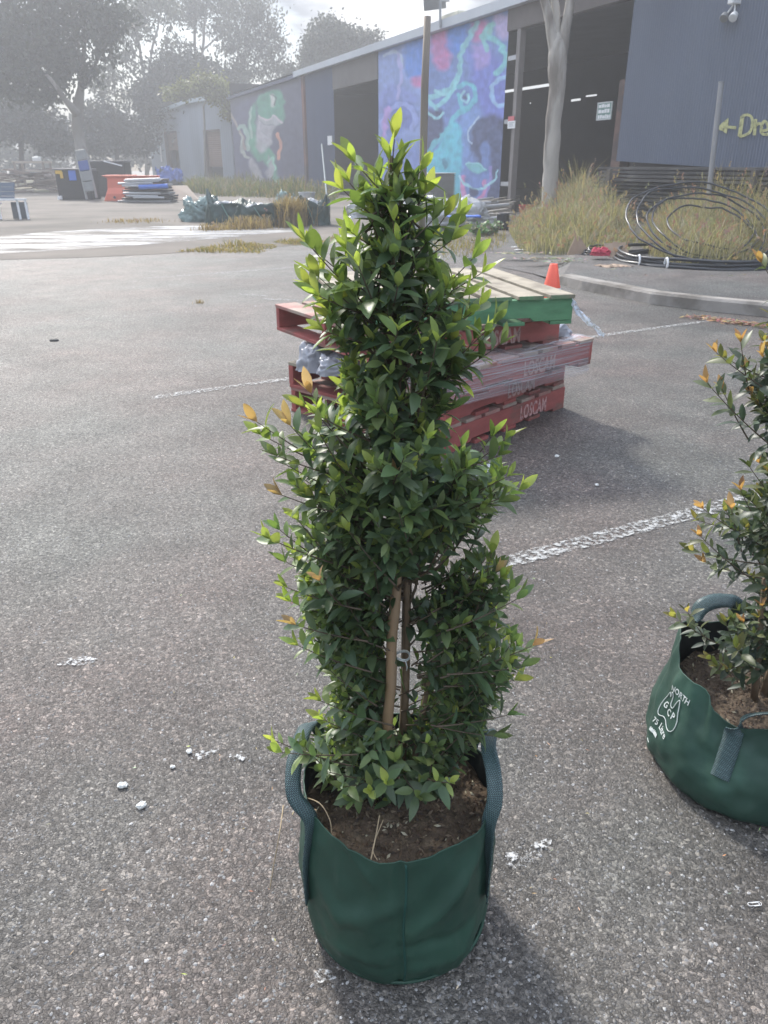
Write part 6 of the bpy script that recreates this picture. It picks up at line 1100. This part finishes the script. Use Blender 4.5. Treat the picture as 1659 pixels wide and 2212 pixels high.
stalk('long dry stalk hanging outside the bag at its left', [G(612, 1740, .22) + Vector((-.0, 0, 0)), AT(604, 1800, 1.06), AT(592, 1865, 1.05), AT(583, 1920, 1.04)], .0011, 0)
# second shrub
YQ = 1.52; CX2 = C2[0] + .02
shrub2 = thing('potted_shrub', 'bronze-tipped lilly pilly shrub in the bag at the right edge', 'shrub', (CX2, YQ, .19)); toL = Vector(shrub2.location); W_, Lf, Nw = MB(), MB(), MB()
def axis(z): return Vector((CX2 + .03 * (z - .24), YQ, z))
SIL2 = [(560, 1655, 1790), (640, 1670, 1800), (720, 1640, 1810), (780, 1580, 1830), (830, 1590, 1840), (880, 1610, 1850), (960, 1650, 1850), (1040, 1625, 1850), (1100, 1540, 1860), (1150, 1535, 1860), (1200, 1550, 1860), (1260, 1580, 1850), (1310, 1600, 1840), (1340, 1530, 1830), (1400, 1560, 1810), (1450, 1600, 1800)]
DARK_, MID_ = DARK, MID; DARK, MID, YOUNG, LIME, ORNG = (.038, .062, .045), (.060, .085, .05), (.13, .15, .06), (.25, .21, .09), (.33, .20, .12)
def fill2(n):
    ys = list(range(565, 1450, 6)); ws = [interp(SIL2, y)[1] - interp(SIL2, y)[0] for y in ys]
    for _ in range(n):
        y = rs.choices(ys, ws)[0]; l, r_ = interp(SIL2, y); c, h = (l + r_) / 2, (r_ - l) / 2 - 15; a = rs.uniform(0, 6.283); q = rs.random() ** .45; put(c + h * q * math.cos(a), y, YQ + h / 1662 * 1.6 * q * math.sin(a) * .9, young=.35, orange=.12)
fill2(330)
for px, py, y, ln, og_, dv in [(1645, 568, 1.5, .12, 1, (-.9, 0, .8)), (1548, 762, 1.46, .17, 1, (-1, -.1, .5)), (1570, 775, 1.5, .13, 0, (-1, 0, .3)), (1528, 828, 1.45, .22, 1, (-1, -.1, .7)), (1560, 840, 1.47, .12, 1, (-.7, 0, .9)), (1600, 740, 1.5, .1, 1, (-.4, 0, 1)), (1625, 855, 1.5, .1, 1, (-.8, 0, .6)), (1640, 1000, 1.5, .14, 1, (-1, 0, .6)), (1620, 1010, 1.46, .12, 0, (-1, 0, .9)),
    (1520, 1100, 1.45, .19, 1, (-1, -.1, .5)), (1510, 1125, 1.47, .16, 0, (-1, 0, .1)), (1515, 1160, 1.44, .15, 1, (-1, -.1, .7)), (1500, 1190, 1.46, .17, 0, (-1, 0, .1)), (1525, 1215, 1.45, .13, 1, (-1, 0, .2)), (1580, 1100, 1.42, .12, 1, (-.5, -.3, .9)), (1600, 1060, 1.47, .14, 1, (-.8, 0, 1)),
    (1460, 1335, 1.5, .17, 0, (-1, 0, .5)), (1485, 1322, 1.52, .12, 0, (-.8, 0, .9)), (1535, 1425, 1.45, .11, 0, (-1, -.2, .3)), (1550, 1440, 1.43, .1, 0, (-1, -.3, .1)), (1590, 1400, 1.4, .12, 0, (-.6, -.4, .6)), (1575, 1450, 1.43, .12, 0, (-.5, -.3, .4))]:
    put(px, py, y, ln, max(3, int(ln / .022)), young=.8, orange=og_, dirv=Vector(dv), LL=.046)
b = MB(); b.tube([axis(z) - toL for z in np.linspace(.17, 1.2, 16)], [.011 * (1 - .7 * i / 15) for i in range(16)], 9); b.build('stem', stemm, shrub2, smooth=True); b = MB(); b.tube([Vector((CX2 - .04, YQ - .03, .17)) - toL, AT(1640, 1400, 1.48) - toL, AT(1650, 1250, 1.47) - toL], [.009, .008, .004], 8); b.build('stem', stemm, shrub2, smooth=True)
W_.build('twigs', twigm, shrub2, smooth=True); Lf.build('foliage', lily, shrub2, smooth=True); tag(Nw.build('new_growth', newleaf, shrub2, smooth=True), 'bronze and yellow leaves at the shoot tips')
# ============================================================ HAZE
hz = MB(); hz.box((0, 80, 9.5), (284, 224, 21)); hm = bpy.data.materials.new('haze'); hm.use_nodes = True; t_ = hm.node_tree; t_.nodes.clear(); o_ = t_.nodes.new('ShaderNodeOutputMaterial'); v_ = t_.nodes.new('ShaderNodeVolumePrincipled'); v_.inputs['Color'].default_value = (.76, .77, .79, 1); v_.inputs['Density'].default_value = HAZE; v_.inputs['Anisotropy'].default_value = .3; t_.links.new(v_.outputs[0], o_.inputs['Volume'])  # even haze volume added to veil the yard as lens glare does
tag(hz.build('haze', hm), 'milky haze volume added in place of lens glare', 'haze', kind='stuff')
